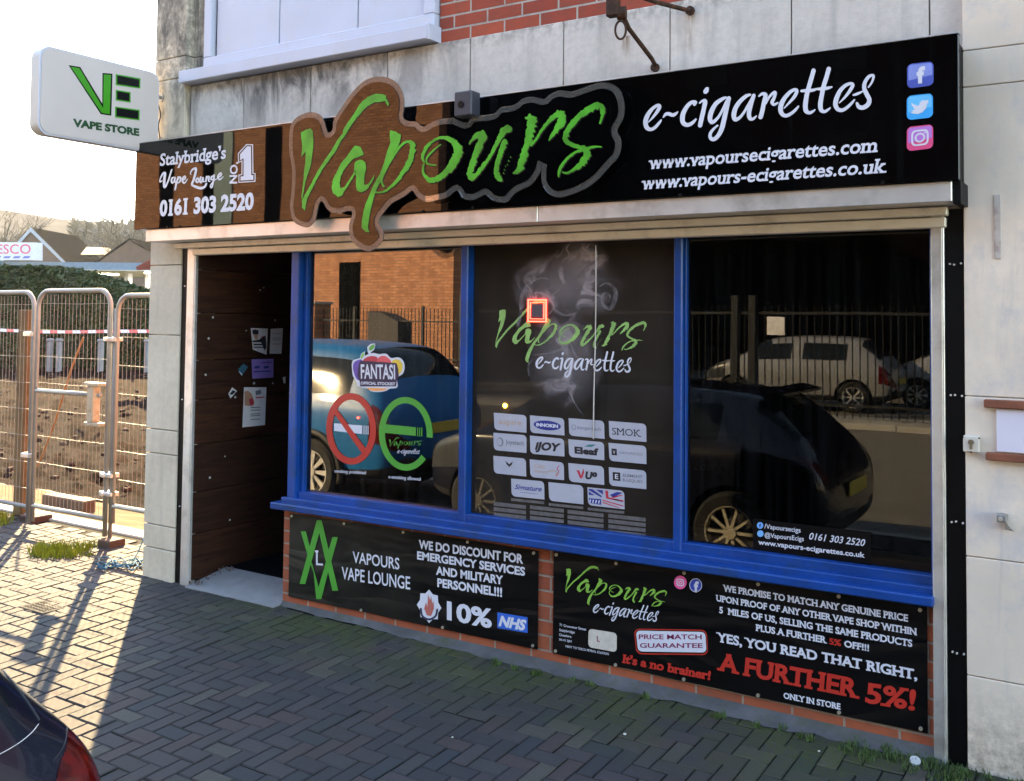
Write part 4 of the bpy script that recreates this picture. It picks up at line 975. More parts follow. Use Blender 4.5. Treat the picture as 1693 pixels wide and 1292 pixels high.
L_.new(mth(nt_s, 'MULTIPLY', soft, 1.7, clamp=True), mx_.inputs[0]); L_.new(tr_.outputs[0], mx_.inputs[1]); L_.new(b_s.outputs[0], mx_.inputs[2]); L_.new(mx_.outputs[0], nt_s.nodes['Material Output'].inputs[0])
def uvquad(name, pts, Y, m, parent):
    me = bpy.data.meshes.new(name); me.from_pydata([(p.x, Y, p.y) for p in pts], [], [(0, 1, 2, 3)]); uv = me.uv_layers.new(name='UVMap')
    for i, c in enumerate(((0, 0), (1, 0), (1, 1), (0, 1))): uv.data[i].uv = c
    me.materials.append(m); return keep(link(name, me, None, parent))
SM = empty('smoke_print', 'printed grey smoke curl rising behind the green name on the middle window', 'window print')
uvquad('smoke_cloud', z8.L([(190, 350), (680, 360), (700, 60), (210, 60)]), .0982, m_s, SM)
uvquad('smoke_plume', z8.L([(370, 220), (620, 220), (620, 5), (380, 5)]), .0980, m_s, SM)
uvquad('smoke_wisp', z8.L([(280, 720), (600, 720), (600, 300), (260, 300)]), .0978, m_s, SM)
mw, ntw, bw = newmat('printed_smoke_line'); bw.inputs['Base Color'].default_value = (.30, .27, .29, 1)
trw = N(ntw, 'ShaderNodeBsdfTransparent'); mxw = N(ntw, 'ShaderNodeMixShader'); ntw.links.new(mth(ntw, 'MULTIPLY', ramp(ntw, noi(ntw, geopos(ntw), 30, 4), .3, .7), .55), mxw.inputs[0]); ntw.links.new(trw.outputs[0], mxw.inputs[1]); ntw.links.new(bw.outputs[0], mxw.inputs[2]); ntw.links.new(mxw.outputs[0], ntw.nodes['Material Output'].inputs[0])
a = Art()
for p in ([(575,210,4),(600,195,8),(635,215,14),(640,260,18),(620,300,16),(590,285,12),(585,250,9),(600,235,7),(618,250,6),(612,270,4)], [(250,300,10),(255,250,14),(285,200,12),(330,175,8),(370,180,6)], [(240,370,12),(250,320,16),(262,280,10)],
          [(310,490,4),(380,480,9),(430,460,12),(450,440,8)], [(455,440,5),(470,480,8),(490,510,4)], [(285,575,4),(283,535,7),(300,510,5)], [(440,600,4),(455,650,7),(480,700,5),(510,740,4)], [(420,110,6),(450,80,9),(440,50,7),(470,20,5)], [(500,140,8),(530,100,10),(515,60,8),(540,30,5)], [(360,330,6),(390,290,10),(380,250,8),(410,220,6)]):
    stroke(a, z8, p, 7, .2)
a.build('smoke_line', GF, .0003, mw, SM)
# stockist cards
M['card'] = mat('white_card_sticker', (.40, .40, .47), .4, var=.04, vs=20)
inkm = {'navy': mat('ink_navy', (.02, .03, .22), .4), 'black': mat('ink_black', (.015, .015, .02), .4), 'grey': mat('ink_grey', (.16, .17, .20), .4), 'pale': mat('ink_pale', (.38, .38, .42), .4), 'orange': mat('ink_orange', (.50, .30, .18), .4), 'red': mat('ink_red', (.50, .03, .06), .4), 'teal': mat('ink_teal', (.03, .16, .18), .4), 'white': M['whitevinyl']}
cards = [
 ((88,122),(380,145),(380,300),(95,275),'white window card with thin orange brown lettering, left end of the top row',[('t','aspire','orange',.15,.62,.85,.30,.0,0)]),
 ((410,145),(715,172),(718,325),(415,300),'white card with a solid blue oval, second in the top row',[('o','navy',.5,.5,.40,.28),('t','INNOKIN','white',.18,.60,.82,.40,.05,0)]),
 ((755,170),(1070,195),(1075,355),(760,325),'white card with small grey lettering after a round emblem, third in the top row',[('r','grey',.14,.5,.06,.16),('t','kangertech','grey',.24,.58,.90,.38,.01,0)]),
 ((1112,195),(1445,222),(1448,383),(1118,355),'white window card with tall black serif capitals, right end of the top row',[('t','SMOK','black',.08,.74,.84,.36,.0,1),('t','®','pale',.87,.42,.92,.34,.0,0)]),
 ((85,300),(380,322),(380,480),(90,455),'white card with a grey crescent emblem, left end of the second row',[('c','grey',.20,.5,.10,.26),('t','Joyetech','grey',.36,.60,.92,.34,.015,0),('l','pale',.36,.70,.88,.72)]),
 ((410,325),(715,355),(718,512),(415,487),'white card with big slanted black letters, second in the second row',[('t','iJOY','black',.13,.76,.84,.30,.05,0,.25)]),
 ((752,358),(1070,385),(1073,545),(760,515),'white card with heavy dark letters under a leaf, third in the second row',[('t','Eleaf','black',.16,.78,.84,.38,.05,0),('p','teal',[(.45,.34),(.56,.20),(.76,.16),(.66,.32)])]),
 ((1110,390),(1445,418),(1448,580),(1118,550),'white card with a black square and wide grey capitals, right end of the second row',[('p','black',[(.07,.30),(.21,.30),(.21,.66),(.07,.66)]),('t','V','white',.105,.58,.175,.40,.0,0),('t','VAPORESSO','grey',.27,.56,.90,.42,.0,0)]),
 ((85,505),(375,530),(378,690),(90,660),'white card with a small black winged emblem, left end of the third row',[('p','black',[(.36,.22),(.48,.40),(.60,.22),(.56,.42),(.48,.56),(.40,.42)]),('t','VIRTUO FUSION','pale',.12,.64,.90,.52,.0,0)]),
 ((408,537),(712,565),(715,722),(415,695),'white card with faint brown lettering and a red flourish, second in the third row',[('t','Celtic','orange',.12,.45,.44,.22,.0,0,.2),('t','Vapours','orange',.10,.70,.54,.54,.0,0,.2),('s','red',[(.86,.20),(.80,.40),(.85,.55),(.76,.82)]),('s','orange',[(.54,.60),(.66,.52),(.76,.55),(.78,.75)])]),
 ((752,570),(1068,600),(1072,765),(760,735),'white card with black letters after a red flame, third in the third row',[('t','U9','black',.45,.78,.78,.36,.06,0,.2),('p','red',[(.22,.34),(.30,.34),(.35,.62),(.42,.20),(.44,.42),(.38,.74),(.32,.78)])]),
 ((1112,607),(1445,638),(1447,803),(1118,770),'white card with a large black square and two lines of capitals, third row right end',[('p','black',[(.10,.24),(.30,.24),(.30,.70),(.10,.70)]),('t','E','white',.16,.60,.25,.34,.02,0),('t','ELEMENT','grey',.37,.44,.90,.28,.02,0),('t','E-LIQUID','grey',.37,.70,.90,.54,.02,0)]),
 ((243,708),(537,733),(540,895),(248,865),'white window card with navy handwriting, left card of the bottom row of three',[('t','Signature','navy',.09,.58,.90,.30,.02,0,.4),('l','navy',.25,.72,.80,.74)]),
 ((575,740),(885,770),(887,938),(582,905),'almost blank white window card with a faint pink ring, middle card of the bottom row',[('r','pale',.5,.52,.16,.26)]),
 ((922,785),(1250,818),(1253,982),(928,945),'window card printed with crossed red and navy flag stripes, right card of the bottom row',[('flag',)])]
for cdef in cards:
    tl, tr, br, bl, lab, items = cdef
    S = sticker(lab, 'stockist cards on the middle window', 'sticker', 'window_card', tuple(GF.to3(zK(*bl), 0)))
    def P(u, v, tl=tl, tr=tr, br=br, bl=bl):
        x0 = tl[0]+(tr[0]-tl[0])*u; y0 = tl[1]+(tr[1]-tl[1])*u; x1 = bl[0]+(br[0]-bl[0])*u; y1 = bl[1]+(br[1]-bl[1])*u; return (x0+(x1-x0)*v, y0+(y1-y0)*v)
    a = Art(); a.poly(zK.L(rquad(tl, tr, br, bl, r=.22, corners=(0, 1, 0, 1)))); a.build('card', GF, .0006, M['card'], S)
    by = {}
    for it in items:
        if it[0] == 'flag':
            for col, quads in (('navy', [[(.03,.08),(.14,.08),(.38,.40),(.38,.5),(.03,.16)],[(.03,.22),(.20,.42),(.03,.42)],[(.60,.30),(.80,.10),(.96,.10),(.70,.42)],[(.03,.60),(.36,.58),(.36,.90),(.03,.86)],[(.60,.52),(.80,.5),(.96,.62)],[(.22,.08),(.42,.08),(.42,.32)]]),
                               ('red', [[(.48,.08),(.56,.08),(.57,.44),(.97,.52),(.97,.60),(.50,.52)],[(.40,.60),(.97,.80),(.97,.86),(.40,.66)],[(.40,.72),(.90,.95),(.80,.95),(.40,.78)],[(.62,.42),(.90,.24),(.97,.24),(.72,.44)]])):
                for q_ in quads: by.setdefault(col, Art()).poly(zK.L([P(*p) for p in q_]))
            for i in range(4): by.setdefault('white', Art()).poly(zK.L([P(.06+i*.08, .66), P(.09+i*.08, .66), P(.07+i*.08, .84), P(.04+i*.08, .84)]), o=.0006)
            continue
        if it[0] == 't':
            _, s_, col, u0, v0, u1, v1, bo, sl_ = it[:9]; ital = it[9] if len(it) > 9 else 0
            text(by.setdefault(col, Art()), zK, s_, P(u0, v0), P(u1, v0), P(u0, v1), bo, bool(sl_), italic=ital)
        elif it[0] == 'p': by.setdefault(it[1], Art()).poly(zK.L([P(*p) for p in it[2]]))
        elif it[0] == 'o': by.setdefault(it[1], Art()).poly(zK.L([P(it[2]+it[4]*math.cos(t*.25133), it[3]+it[5]*math.sin(t*.25133)) for t in range(25)]))
        elif it[0] in 'rc':
            n_ = 24; A1 = [P(it[2]+it[4]*math.cos(t*2*math.pi/n_), it[3]+it[5]*math.sin(t*2*math.pi/n_)) for t in range(n_)]; A2 = [P(it[2]-(.02 if it[0] == 'c' else 0)+it[4]*.72*math.cos(t*2*math.pi/n_), it[3]+it[5]*.78*math.sin(t*2*math.pi/n_)) for t in range(n_)]
            by.setdefault(it[1], Art()).poly(zK.L(A1), zK.L(A2)[::-1])
        elif it[0] == 'l': by.setdefault(it[1], Art()).poly(zK.L([P(it[2], it[3]), P(it[4], it[3]), P(it[4], it[5]), P(it[2], it[5])]))
        elif it[0] == 's': stroke(by.setdefault(it[1], Art()), zK, [(*P(*p), 6) for p in it[2]], 5)
    for n_, (col, ar) in enumerate(by.items()):
        ar.build('print', GF, .0009 if col != 'white' else .0016, inkm[col], S)
# reflection of the cards below them, painted as grey stripes
S = empty('card_reflection_print', 'grey stripes painted as the cards reflected at the bottom of the middle window', 'window print')
a = Art()
for (x0, x1, y0) in ((88, 375, 915), (410, 712, 945), (745, 1065, 985), (1108, 1440, 1022)):
    for i in range(4 if x0 > 400 else 3):
        y = y0+i*47; a.poly(zK.L([(x0, y), (x1, y+(x1-x0)*.11), (x1, y+(x1-x0)*.11+34), (x0, y+34)]))
for (x0, x1, y0) in ((243, 537, 882), (578, 885, 925), (925, 1250, 965)): a.poly(zK.L([(x0, y0), (x1, y0+(x1-x0)*.105), (x1, y0+(x1-x0)*.105+24), (x0, y0+24)]), o=.0004)
a.build('stripe', GF, .0004, mat('grey_stripe', (.11, .10, .10), .5, var=.25, vs=30), S)
# contact panel in the right window
S = empty('contact_panel', 'small black contact sign with phone number standing at the bottom of the right window', 'sign', GF.to3(zT(478, 1130), 0))
a = Art(); a.poly(zT.L([(478,905),(1292,1005),(1292,1240),(480,1128)])); a.build('panel', GF, .0006, M['blackvinyl'], S)
a = Art()
text(a, zT, "/Vapoursecigs", (558,975), (808,1005), (558,942), .012); text(a, zT, "@VapoursEcigs", (560,1035), (830,1064), (560,1003), .012)
text(a, zT, "0161 303 2520", (862,1050), (1245,1098), (868,1004), .012, italic=.15); text(a, zT, "www.vapours-ecigarettes.co.uk", (516,1085), (1250,1178), (516,1050), .025)
a.build('lettering', GF, .0014, M['whitevinyl'], S)
a = Art(); a.poly(zT.L(ell(529, 955, 22, 23, 20))); a.poly(zT.L(ell(531, 1011, 22, 23, 20))); a.build('icon_disc', GF, .0014, mat('icon_sky', (.15, .40, .75), .4), S)
a = Art(); text(a, zT, "f", (522, 968), (536, 970), (522, 942), .04); a.build('icon_glyph', GF, .0022, inkm['navy'], S)

# lit things seen inside
RL = empty('neon_sign', 'small square red glowing sign inside the middle window', 'sign', (aY(887, 514, .13)[:]))
m_led = mat('red_led', (.6, .02, .02), .4, emit=(1, .04, .03), es=2.2)
c = aY(887, 514, .088)
k = MB()
for s_, w_ in ((.060, .007), (.045, .004)):
    for (x0, x1, z0, z1) in ((-s_, s_, s_-w_, s_), (-s_, s_, -s_, -s_+w_), (-s_, -s_+w_, -s_+w_, s_-w_), (s_-w_, s_, -s_+w_, s_-w_)): k.bbox(c.x+x0*.98, c.x+x1*.98, .090, .096, c.z+z0, c.z+z1, .001)
k.build('glowing_tube', m_led, RL)
k = MB(); k.bbox(c.x-.035, c.x+.035, .093, .0965, c.z-.035, c.z+.035, .001); k.build('backing', mat('sign_grey', (.06, .06, .08), .5), RL)
YL = empty('indicator_lamp', 'tiny amber lamp glowing low in the middle window', 'lamp', aY(835, 671, .09)[:])
k = MB(); c = aY(835, 671, .092); k.disc(c, (0, 1, 0), .012, .006, 12); k.build('lens', mat('amber_led', (.6, .3, .02), .4, emit=(1, .55, .05), es=3), YL)
DL = empty('indicator_lamp', 'tiny red lamp inside the no smoking ring on the left window', 'lamp', aY(592, 691, .09)[:])
k = MB(); c = aY(592, 691, .0945); k.disc(c, (0, 1, 0), .006, .004, 10); k.build('lens', m_led, DL)
# pull chain hanging in the middle window
k = MB(); p0 = aY(985, 407, .092); p1 = aY(982, 727, .092); n = 150
for i in range(n):
    t_ = i/n; p = p0.lerp(p1, t_); p.x += .004*math.sin(t_*5); k.disc(p, (0, 0, 1), .0020+.0012*(t_ > .5), .0060, 6)
k.tube([p0, p1], .0008, 5)
tag(k.build('pull_chain', mat('silver_chain', (.30, .30, .34), .35, .6)), 'long thin silver bead chain hanging in front of the middle window', 'chain')

# ================================================================== papers on the boarded wall
PF = Face(X=.0); zD = Zm(PF, 380, 500, 5.617); 
def paper(label, quad, m, name='poster', group='papers on the boarded doorway wall'):
    t = empty(name, label, 'poster', PF.to3(zD(*quad[3]), 0), 0, group); a = Art(); a.poly(zD.L(quad)); a.build('sheet', PF, .0015, m, t); return t
def ink(t, col, polys=(), texts=()):
    a = Art()
    for p in polys: a.poly(zD.L(p))
    for x in texts: text(a, zD, *x)
    a.build('print', PF, .0025+.0002*random.random(), col, t)
skin = mat('print_skin', (.50, .26, .16), .6)
t = paper('white poster with a dark haired face printed on it, upper left of the papers', [(192,240),(352,245),(340,488),(212,440)], M['paper'])
ink(t, inkm['black'], [[(205,260),(235,252),(265,262),(262,300),(212,300)], [(275,340),(330,310),(338,420),(320,450)], [(200,360),(275,345),(300,372),(212,372)], [(212,385),(300,388),(300,400),(220,400)], [(215,412),(320,416),(316,425),(222,424)]])
ink(t, skin, [[(218,302),(260,302),(255,345),(232,345)]]); ink(t, inkm['red'], [[(290,320),(330,310),(325,360),(300,370)]])
t = paper('plain cream sheet with small print, right of the face poster', [(378,248),(492,240),(478,478),(368,478)], M['paper'])
ink(t, inkm['pale'], [[(392,y),(470,y-2),(470,y+5),(392,y+7)] for y in (290,330,348,385)])
t = paper('purple handwritten notice in the middle of the papers', [(200,530),(405,525),(402,700),(208,710)], mat('purple_paper', (.26, .17, .50), .7))
ink(t, inkm['navy'], [[(218,640),(380,635),(380,645),(218,652)], [(290,560),(390,552),(390,560),(290,568)]] + [[(x,595),(x+50,590),(x+48,612),(x+4,616)] for x in (225,310)])
t = paper('tall white poster with a red brown portrait, lowest of the papers', [(130,790),(338,790),(325,1140),(115,1162)], M['paper'])
ink(t, skin, [[(132,830),(165,822),(200,850),(228,930),(210,965),(135,960)]]); ink(t, inkm['red'], [[(175,900),(210,890),(222,950),(185,955)], [(235,880),(320,875),(320,885),(240,892)]])
ink(t, inkm['grey'], [[(235,825),(285,812),(290,850),(240,865)]] + [[(190,y),(280,y-4),(280,y+4),(190,y+8)] for y in (975,1000,1035,1052,1085)])
t = paper('small blue card pinned at a slant beside the purple notice', [(75,625),(125,570),(168,600),(110,682)], mat('blue_print', (.03, .12, .18), .6), 'card')
ink(t, inkm['white'], [[(78,640),(92,645),(115,668),(108,682)]])
t = paper('small black and white card pinned lower left of the notices', [(-15,850),(20,790),(65,825),(5,895)], M['paper'], 'card')
ink(t, inkm['black'], [[(-8,855),(25,815),(55,832),(20,860)]])
t = paper('scrap of white paper at the frame edge right of the purple notice', [(488,700),(515,690),(515,755),(498,750)], M['paper'], 'card')
k = MB()
for px, py in ((407,547),(420,634),(451,634),(389,657),(324,478),(345,560),(340,620),(372,755),(347,790),(380,860),(455,530),(430,480),(436,476),(352,525)):
    p = aX(px, py, .002); k.disc(p, (1, 0, 0), .005+.004*random.random(), .003, 8)
tag(k.build('staple', mat('pale_fixing', (.45, .45, .42), .5)), 'scattered pins and torn paper scraps left on the boarded wall', 'pins')

# ================================================================== bits on the right hand wall
def onwall(px, py, Y=0): p = aY(px, py, Y); return p.x, p.z
k = MB(); x0, z0 = onwall(1646, 322); x1, z1 = onwall(1652, 428); k.bbox(x0-.006, x0+.018, -.006, 0, z1, z0, .001)
ST = tag(k.build('metal_strip', mat('rusted_painted_strip', (.50, .44, .40), .7, var=.2, dirt=(.12, .03, .01), ds=9)), 'thin rust spotted metal strip fixed upright high on the painted wall', 'metal strip')
for lab, (a0, b0) in (('upper short brown timber batten on the painted wall', ((1628, 660), (1700, 677))), ('lower brown timber batten on the painted wall, below the white board', ((1631, 747), (1700, 765)))):
    x0, z0 = onwall(*a0); x1, z1 = onwall(*b0); k = MB(); k.bbox(x0, x0+.9, -.03, 0, z1, z0, .003)
    tag(k.build('timber_batten', mat('brown_timber', (.20, .065, .035), .7, var=.3, vs=14, bs=.3)), lab, 'timber')
x0, z0 = onwall(1648, 676); x1, z1 = onwall(1700, 750); k = MB(); k.bbox(x0, x0+.8, -.012, 0, z1, z0, .001)
tag(k.build('white_board', mat('white_board', (.66, .62, .72), .5, var=.03)), 'plain white board held between two timber battens at the right edge', 'board')
KS = empty('key_switch', 'square cream shutter key switch on the wall beside the black strip', 'switch', aY(1608, 733, 0)[:])
x0, z0 = onwall(1594, 719); x1, z1 = onwall(1621, 748); k = MB(); k.bbox(x0, x1, -.03, 0, z1, z0, .004); k.build('cover', mat('cream_plastic', (.62, .56, .48), .5), KS)
cx_, cz_ = (x0+x1)/2, (z0+z1)/2
k = MB(); k.disc((cx_, -.033, cz_+.008), (0, 1, 0), .011, .008, 16); k.bbox(cx_-.005, cx_+.005, -.036, -.03, cz_-.02, cz_+.004, .001); k.build('lock_barrel', mat('brass_lock', (.22, .19, .14), .4, .7), KS)
k = MB()
for dx, dz in ((-.03, .026), (.03, .026), (0, -.032)): k.disc((cx_+dx, -.031, cz_+dz), (0, 1, 0), .0035, .003, 8)
k.each('screw', M['blacksatin'], KS)
WB = empty('wall_bracket', 'small bent metal bracket stub low on the painted wall', 'bracket', aY(1660, 858, 0)[:])
x0, z0 = onwall(1657, 857); k = MB(); k.bbox(x0-.015, x0+.02, -.045, 0, z0-.01, z0+.02, .003); k.prism([(x0+.01, -.01, z0-.008), (x0+.035, -.045, z0-.03), (x0+.045, -.04, z0-.04), (x0+.01, -.004, z0-.042)], (0, .008, 0)); k.build('plate', M['galv'], WB)
k = MB(); k.disc((x0, -.05, z0+.005), (0, 1, 0), .008, .012, 10); k.build('bolt', M['alu'], WB)
# ================================================================== cars
def car_cage(st, L):
    vs = []; n = 9
    for (u, zb, zs, zr, hw, hr) in st:
        half = [(0, zb), (hw*.88, zb), (hw*.97, zb+.10), (hw, zb+(zs-zb)*.55), (hw*.99, zs-.04), (hw*.945, zs+.015), (hr+.03, zr-.07), (hr*.86, zr-.008), (0, zr+.012)]
        ring = [(u, y, z) for y, z in half]+[(u, -y, z) for y, z in half[-2:0:-1]]
        vs += ring
    return vs, 16
def make_car(name, label, group, st, L, paint, xr, yc, z0, glassr, lampr, wheels, wr, rim_m, plate=True, arch=None, lamp_fn=None, extra=None):
    """xr = world x of the tail, yc = world y of the centre line; the car points towards -x"""
    t = empty(name, label, 'car', (xr-L/2, yc, z0), 0, group)
    vs, n = car_cage(st, L); fs = []; ms = []
    for s in range(len(st)-1):
        um = (st[s][0]+st[s+1][0])/2
        for i in range(n):
            fs.append((s*n+i, s*n+(i+1) % n, (s+1)*n+(i+1) % n, (s+1)*n+i))
            k = i if i < 8 else 15-i        # strip index 0..7 from the floor up
            m = 0
            if k == 5 and any(a < um < b for a, b in glassr['side']): m = 1
            if k in (6, 7) and any(a < um < b for a, b in glassr['end']): m = 1
            if k in (3, 4) and any(a < um < b for a, b in lampr['rear']): m = 2
            if k in (3, 4) and any(a < um < b for a, b in lampr['front']): m = 3
            if k <= 1: m = 4
            ms.append(m)
    fs.append(tuple(range(n))); ms.append(0); fs.append(tuple((len(st)-1)*n+i for i in reversed(range(n)))); ms.append(0)
    me = bpy.data.meshes.new('body'); me.from_pydata(vs, [], fs)
    for p, m in zip(me.polygons, ms): p.material_index = m; p.use_smooth = True
    names = ['body', 'window', 'tail_light', 'headlight', 'sill_trim']
    for q in (paint, M['carglass'], M['taillamp'], M['headlamp'], M['trim']): me.materials.append(q)
    o = bpy.data.objects.new('tmp', me); COL.objects.link(o)
    bm = bmesh.new(); bm.from_mesh(me)
    bmesh.ops.recalc_face_normals(bm, faces=bm.faces[:]); bm.to_mesh(me); bm.free()
    sd_ = o.modifiers.new('s', 'SUBSURF'); sd_.levels = sd_.render_levels = 3 if lamp_fn else 2
    cut = MB()
    for wx in wheels:
        for sy in (-1, 1): cut.disc((wx, sy*.80, wr-.0), (0, 1, 0), wr*1.17, .50, 32)
    cm = bpy.data.meshes.new('c'); cm.from_pydata(cut.v, [], cut.f); cm.update()
    bm = bmesh.new(); bm.from_mesh(cm); bmesh.ops.recalc_face_normals(bm, faces=bm.faces[:]); bm.to_mesh(cm); bm.free()
    cm.materials.append(M['trim']); cobj = bpy.data.objects.new('c', cm); COL.objects.link(cobj)
    bo = o.modifiers.new('b', 'BOOLEAN'); bo.operation = 'DIFFERENCE'; bo.object = cobj; bo.solver = 'EXACT'
    try: bo.material_mode = 'TRANSFER'
    except Exception: pass
    dg = bpy.context.evaluated_depsgraph_get(); ev = bpy.data.meshes.new_from_object(o.evaluated_get(dg))
    bpy.data.objects.remove(o); bpy.data.objects.remove(cobj)
    def W(v): return (xr-v[0], yc+v[1], z0+v[2])
    mats_ = [paint, M['carglass'], M['taillamp'], M['headlamp'], M['trim']]
    for idx, nm in enumerate(names):
        groups = {}
        for p in ev.polygons:
            mi = min(p.material_index, 4)
            if lamp_fn is not None and mi in (0, 2, 4): mi = 0 if (mi == 2 and p.center.y > 0) else mi
            if mi != idx: continue
            c = p.center; key = 0
            if idx in (2, 3): key = 1 if c.y > 0 else -1
            if idx == 1: key = ('s', c.y > 0) if any(a-.03 < c.x < b+.03 for a, b in glassr['side']) and abs(c.y) > .45 else ('e', c.x > L/2)
            groups.setdefault(key, []).append(p)
        for key, ps in groups.items():
            remap = {}; vv = []; ff = []
            for p in ps:
                f = []
                for vi in p.vertices:
                    if vi not in remap: remap[vi] = len(vv); vv.append(W(ev.vertices[vi].co))
                    f.append(remap[vi])
                ff.append(f)
            m2 = bpy.data.meshes.new(nm); m2.from_pydata(vv, [], ff); m2.materials.append(mats_[idx])
            bm = bmesh.new(); bm.from_mesh(m2); bmesh.ops.recalc_face_normals(bm, faces=bm.faces[:]); bm.to_mesh(m2); bm.free()
            for p in m2.polygons: p.use_smooth = True
            keep(link(nm, m2, None, t))
    from mathutils.bvhtree import BVHTree
    tree = BVHTree.FromPolygons([W(v.co) for v in ev.vertices], [tuple(p.vertices) for p in ev.polygons])
    bpy.data.meshes.remove(ev)
    for wx in wheels:
        for sy in (-1, 1):
            cx_, cy_, cz_ = xr-wx, yc+sy*(st[len(st)//2][4]-.10), z0+wr
            k = MB(); pr = [(wr*.66, .10), (wr*.9, .105), (wr*.985, .08), (wr, .04), (wr, -.04), (wr*.985, -.08), (wr*.9, -.105), (wr*.66, -.1)]; nn = 36
            for i in range(nn):
                an = 2*math.pi*i/nn
                for r_, h in pr: k.v.append((cx_+r_*math.cos(an), cy_+h, cz_+r_*math.sin(an)))
            for i in range(nn):
                for j in range(7): a_ = i*8+j; b_ = ((i+1) % nn)*8+j; k.f.append((a_, a_+1, b_+1, b_)); k.m.append(0)
            wh = k.build('wheel', M['rubber'], t, auto=40)
            k = MB(); ys = cy_+sy*.085
            for i in range(nn):
                a0, a1 = 2*math.pi*i/nn, 2*math.pi*(i+1)/nn
                for (ra, rb, ya, yb) in ((.70, .63, .10, .098), (.63, .60, .098, .03), (.60, .0, .03, .02)):
                    b_ = len(k.v); k.v += [(cx_+wr*ra*math.cos(a0), cy_+sy*ya, cz_+wr*ra*math.sin(a0)), (cx_+wr*ra*math.cos(a1), cy_+sy*ya, cz_+wr*ra*math.sin(a1)), (cx_+wr*rb*math.cos(a1), cy_+sy*yb, cz_+wr*rb*math.sin(a1)), (cx_+wr*rb*math.cos(a0), cy_+sy*yb, cz_+wr*rb*math.sin(a0))]
                    k.f.append((b_, b_+1, b_+2, b_+3)); k.m.append(1 if ra == .60 else 0)
            sp = rim_m[1]
            for i in range(sp):
                a0 = 2*math.pi*i/sp; da = rim_m[2]
                p1 = [(wr*.12*math.cos(a0-.3), wr*.12*math.sin(a0-.3)), (wr*.64*math.cos(a0-da), wr*.64*math.sin(a0-da)), (wr*.64*math.cos(a0+da), wr*.64*math.sin(a0+da)), (wr*.12*math.cos(a0+.3), wr*.12*math.sin(a0+.3))]
                k.prism([(cx_+a, cy_+sy*.088, cz_+b) for a, b in p1], (0, -sy*.02, 0))
            k.disc((cx_, cy_+sy*.082, cz_), (0, 1, 0), wr*.17, .03, 16)
            k.build('rim', [rim_m[0], M['trim']], wh)
            if arch:
                k = MB(); pts = [(cx_+wr*1.2*math.cos(a), yc+sy*(st[len(st)//2][4]-.012), cz_+wr*1.2*math.sin(a)) for a in [R(-12)+R(204)*i/24 for i in range(25)]]
                k.tube(pts, .035, 8); k.build('arch_trim', arch, t, smooth=True)
    if plate:
        k = MB(); zp = plate; k.bbox(xr-.005, xr+.012, yc-.26, yc+.26, z0+zp-.055, z0+zp+.055, .003); k.build('number_plate', mat('yellow_plate', (.60, .42, .06), .4), t)
    if extra: extra(t, xr, yc, z0, tree)
    return t
M['carglass'] = mat('car_window_glass', (.008, .010, .012), .05, spec=.22, var=.1)
M['darkboard'] = mat('boarded_window', (.004, .0045, .005), 1, spec=0)
M['taillamp'] = mat('tail_lamp_red', (.07, .003, .002), .15, spec=.5, coat=.35, var=.5, vs=18)
M['headlamp'] = mat('headlamp_clear', (.03, .032, .036), .25, spec=.4)
M['trim'] = mat('black_plastic_trim', (.018, .018, .02), .6, var=.2)
M['navy'] = mat('near_black_navy_paint', (.004, .005, .012), .22, spec=.5, coat=.5, var=.1)
M['cyanpaint'] = mat('bright_blue_paint', (.0, .095, .27), .45, .0, spec=.35, coat=.1, var=.06)
M['whitepaint'] = mat('white_car_paint', (.20, .20, .21), .3, spec=.5, coat=.6, var=.03)
M['silver_rim'] = mat('silver_alloy', (.62, .60, .56), .35, .5); M['bronze_rim'] = mat('pale_alloy', (.60, .55, .45), .35, .4)
hatch = [(0.0, .42, .56, .60, .60, .50), (.05, .30, .72, .80, .78, .66), (.13, .24, .86, .94, .82, .66), (.26, .22, .90, 1.08, .845, .62), (.44, .21, .92, 1.27, .855, .585), (.62, .20, .925, 1.415, .86, .565), (.80, .20, .925, 1.44, .86, .56), (1.4, .19, .92, 1.465, .865, .56), (1.75, .19, .915, 1.46, .865, .56), (1.85, .19, .91, 1.455, .865, .56), (2.45, .19, .90, 1.41, .86, .55), (2.65, .19, .90, 1.34, .86, .56), (3.05, .2, .90, 1.06, .85, .62), (3.25, .2, .89, .965, .84, .66), (3.6, .24, .80, .86, .80, .62), (3.72, .28, .70, .76, .72, .56), (3.78, .36, .58, .62, .58, .45)]
hatch_low = [(0.0, 0.42, 0.56, 0.6, 0.6, 0.5), (0.05, 0.3, 0.72, 0.8, 0.78, 0.66), (0.13, 0.24, 0.86, 0.94, 0.82, 0.66), (0.26, 0.22, 0.9, 1.062, 0.845, 0.62), (0.44, 0.21, 0.92, 1.225, 0.855, 0.585), (0.62, 0.2, 0.925, 1.35, 0.86, 0.565), (0.8, 0.2, 0.925, 1.371, 0.86, 0.56), (1.4, 0.19, 0.92, 1.393, 0.865, 0.56), (1.75, 0.19, 0.915, 1.389, 0.865, 0.56), (1.85, 0.19, 0.91, 1.384, 0.865, 0.56), (2.45, 0.19, 0.9, 1.346, 0.86, 0.55), (2.65, 0.19, 0.9, 1.285, 0.86, 0.56), (3.05, 0.2, 0.9, 1.045, 0.85, 0.62), (3.25, 0.2, 0.89, 0.963, 0.84, 0.66), (3.6, 0.24, 0.8, 0.86, 0.8, 0.62), (3.72, 0.28, 0.7, 0.76, 0.72, 0.56), (3.78, 0.36, 0.58, 0.62, 0.58, 0.45)]
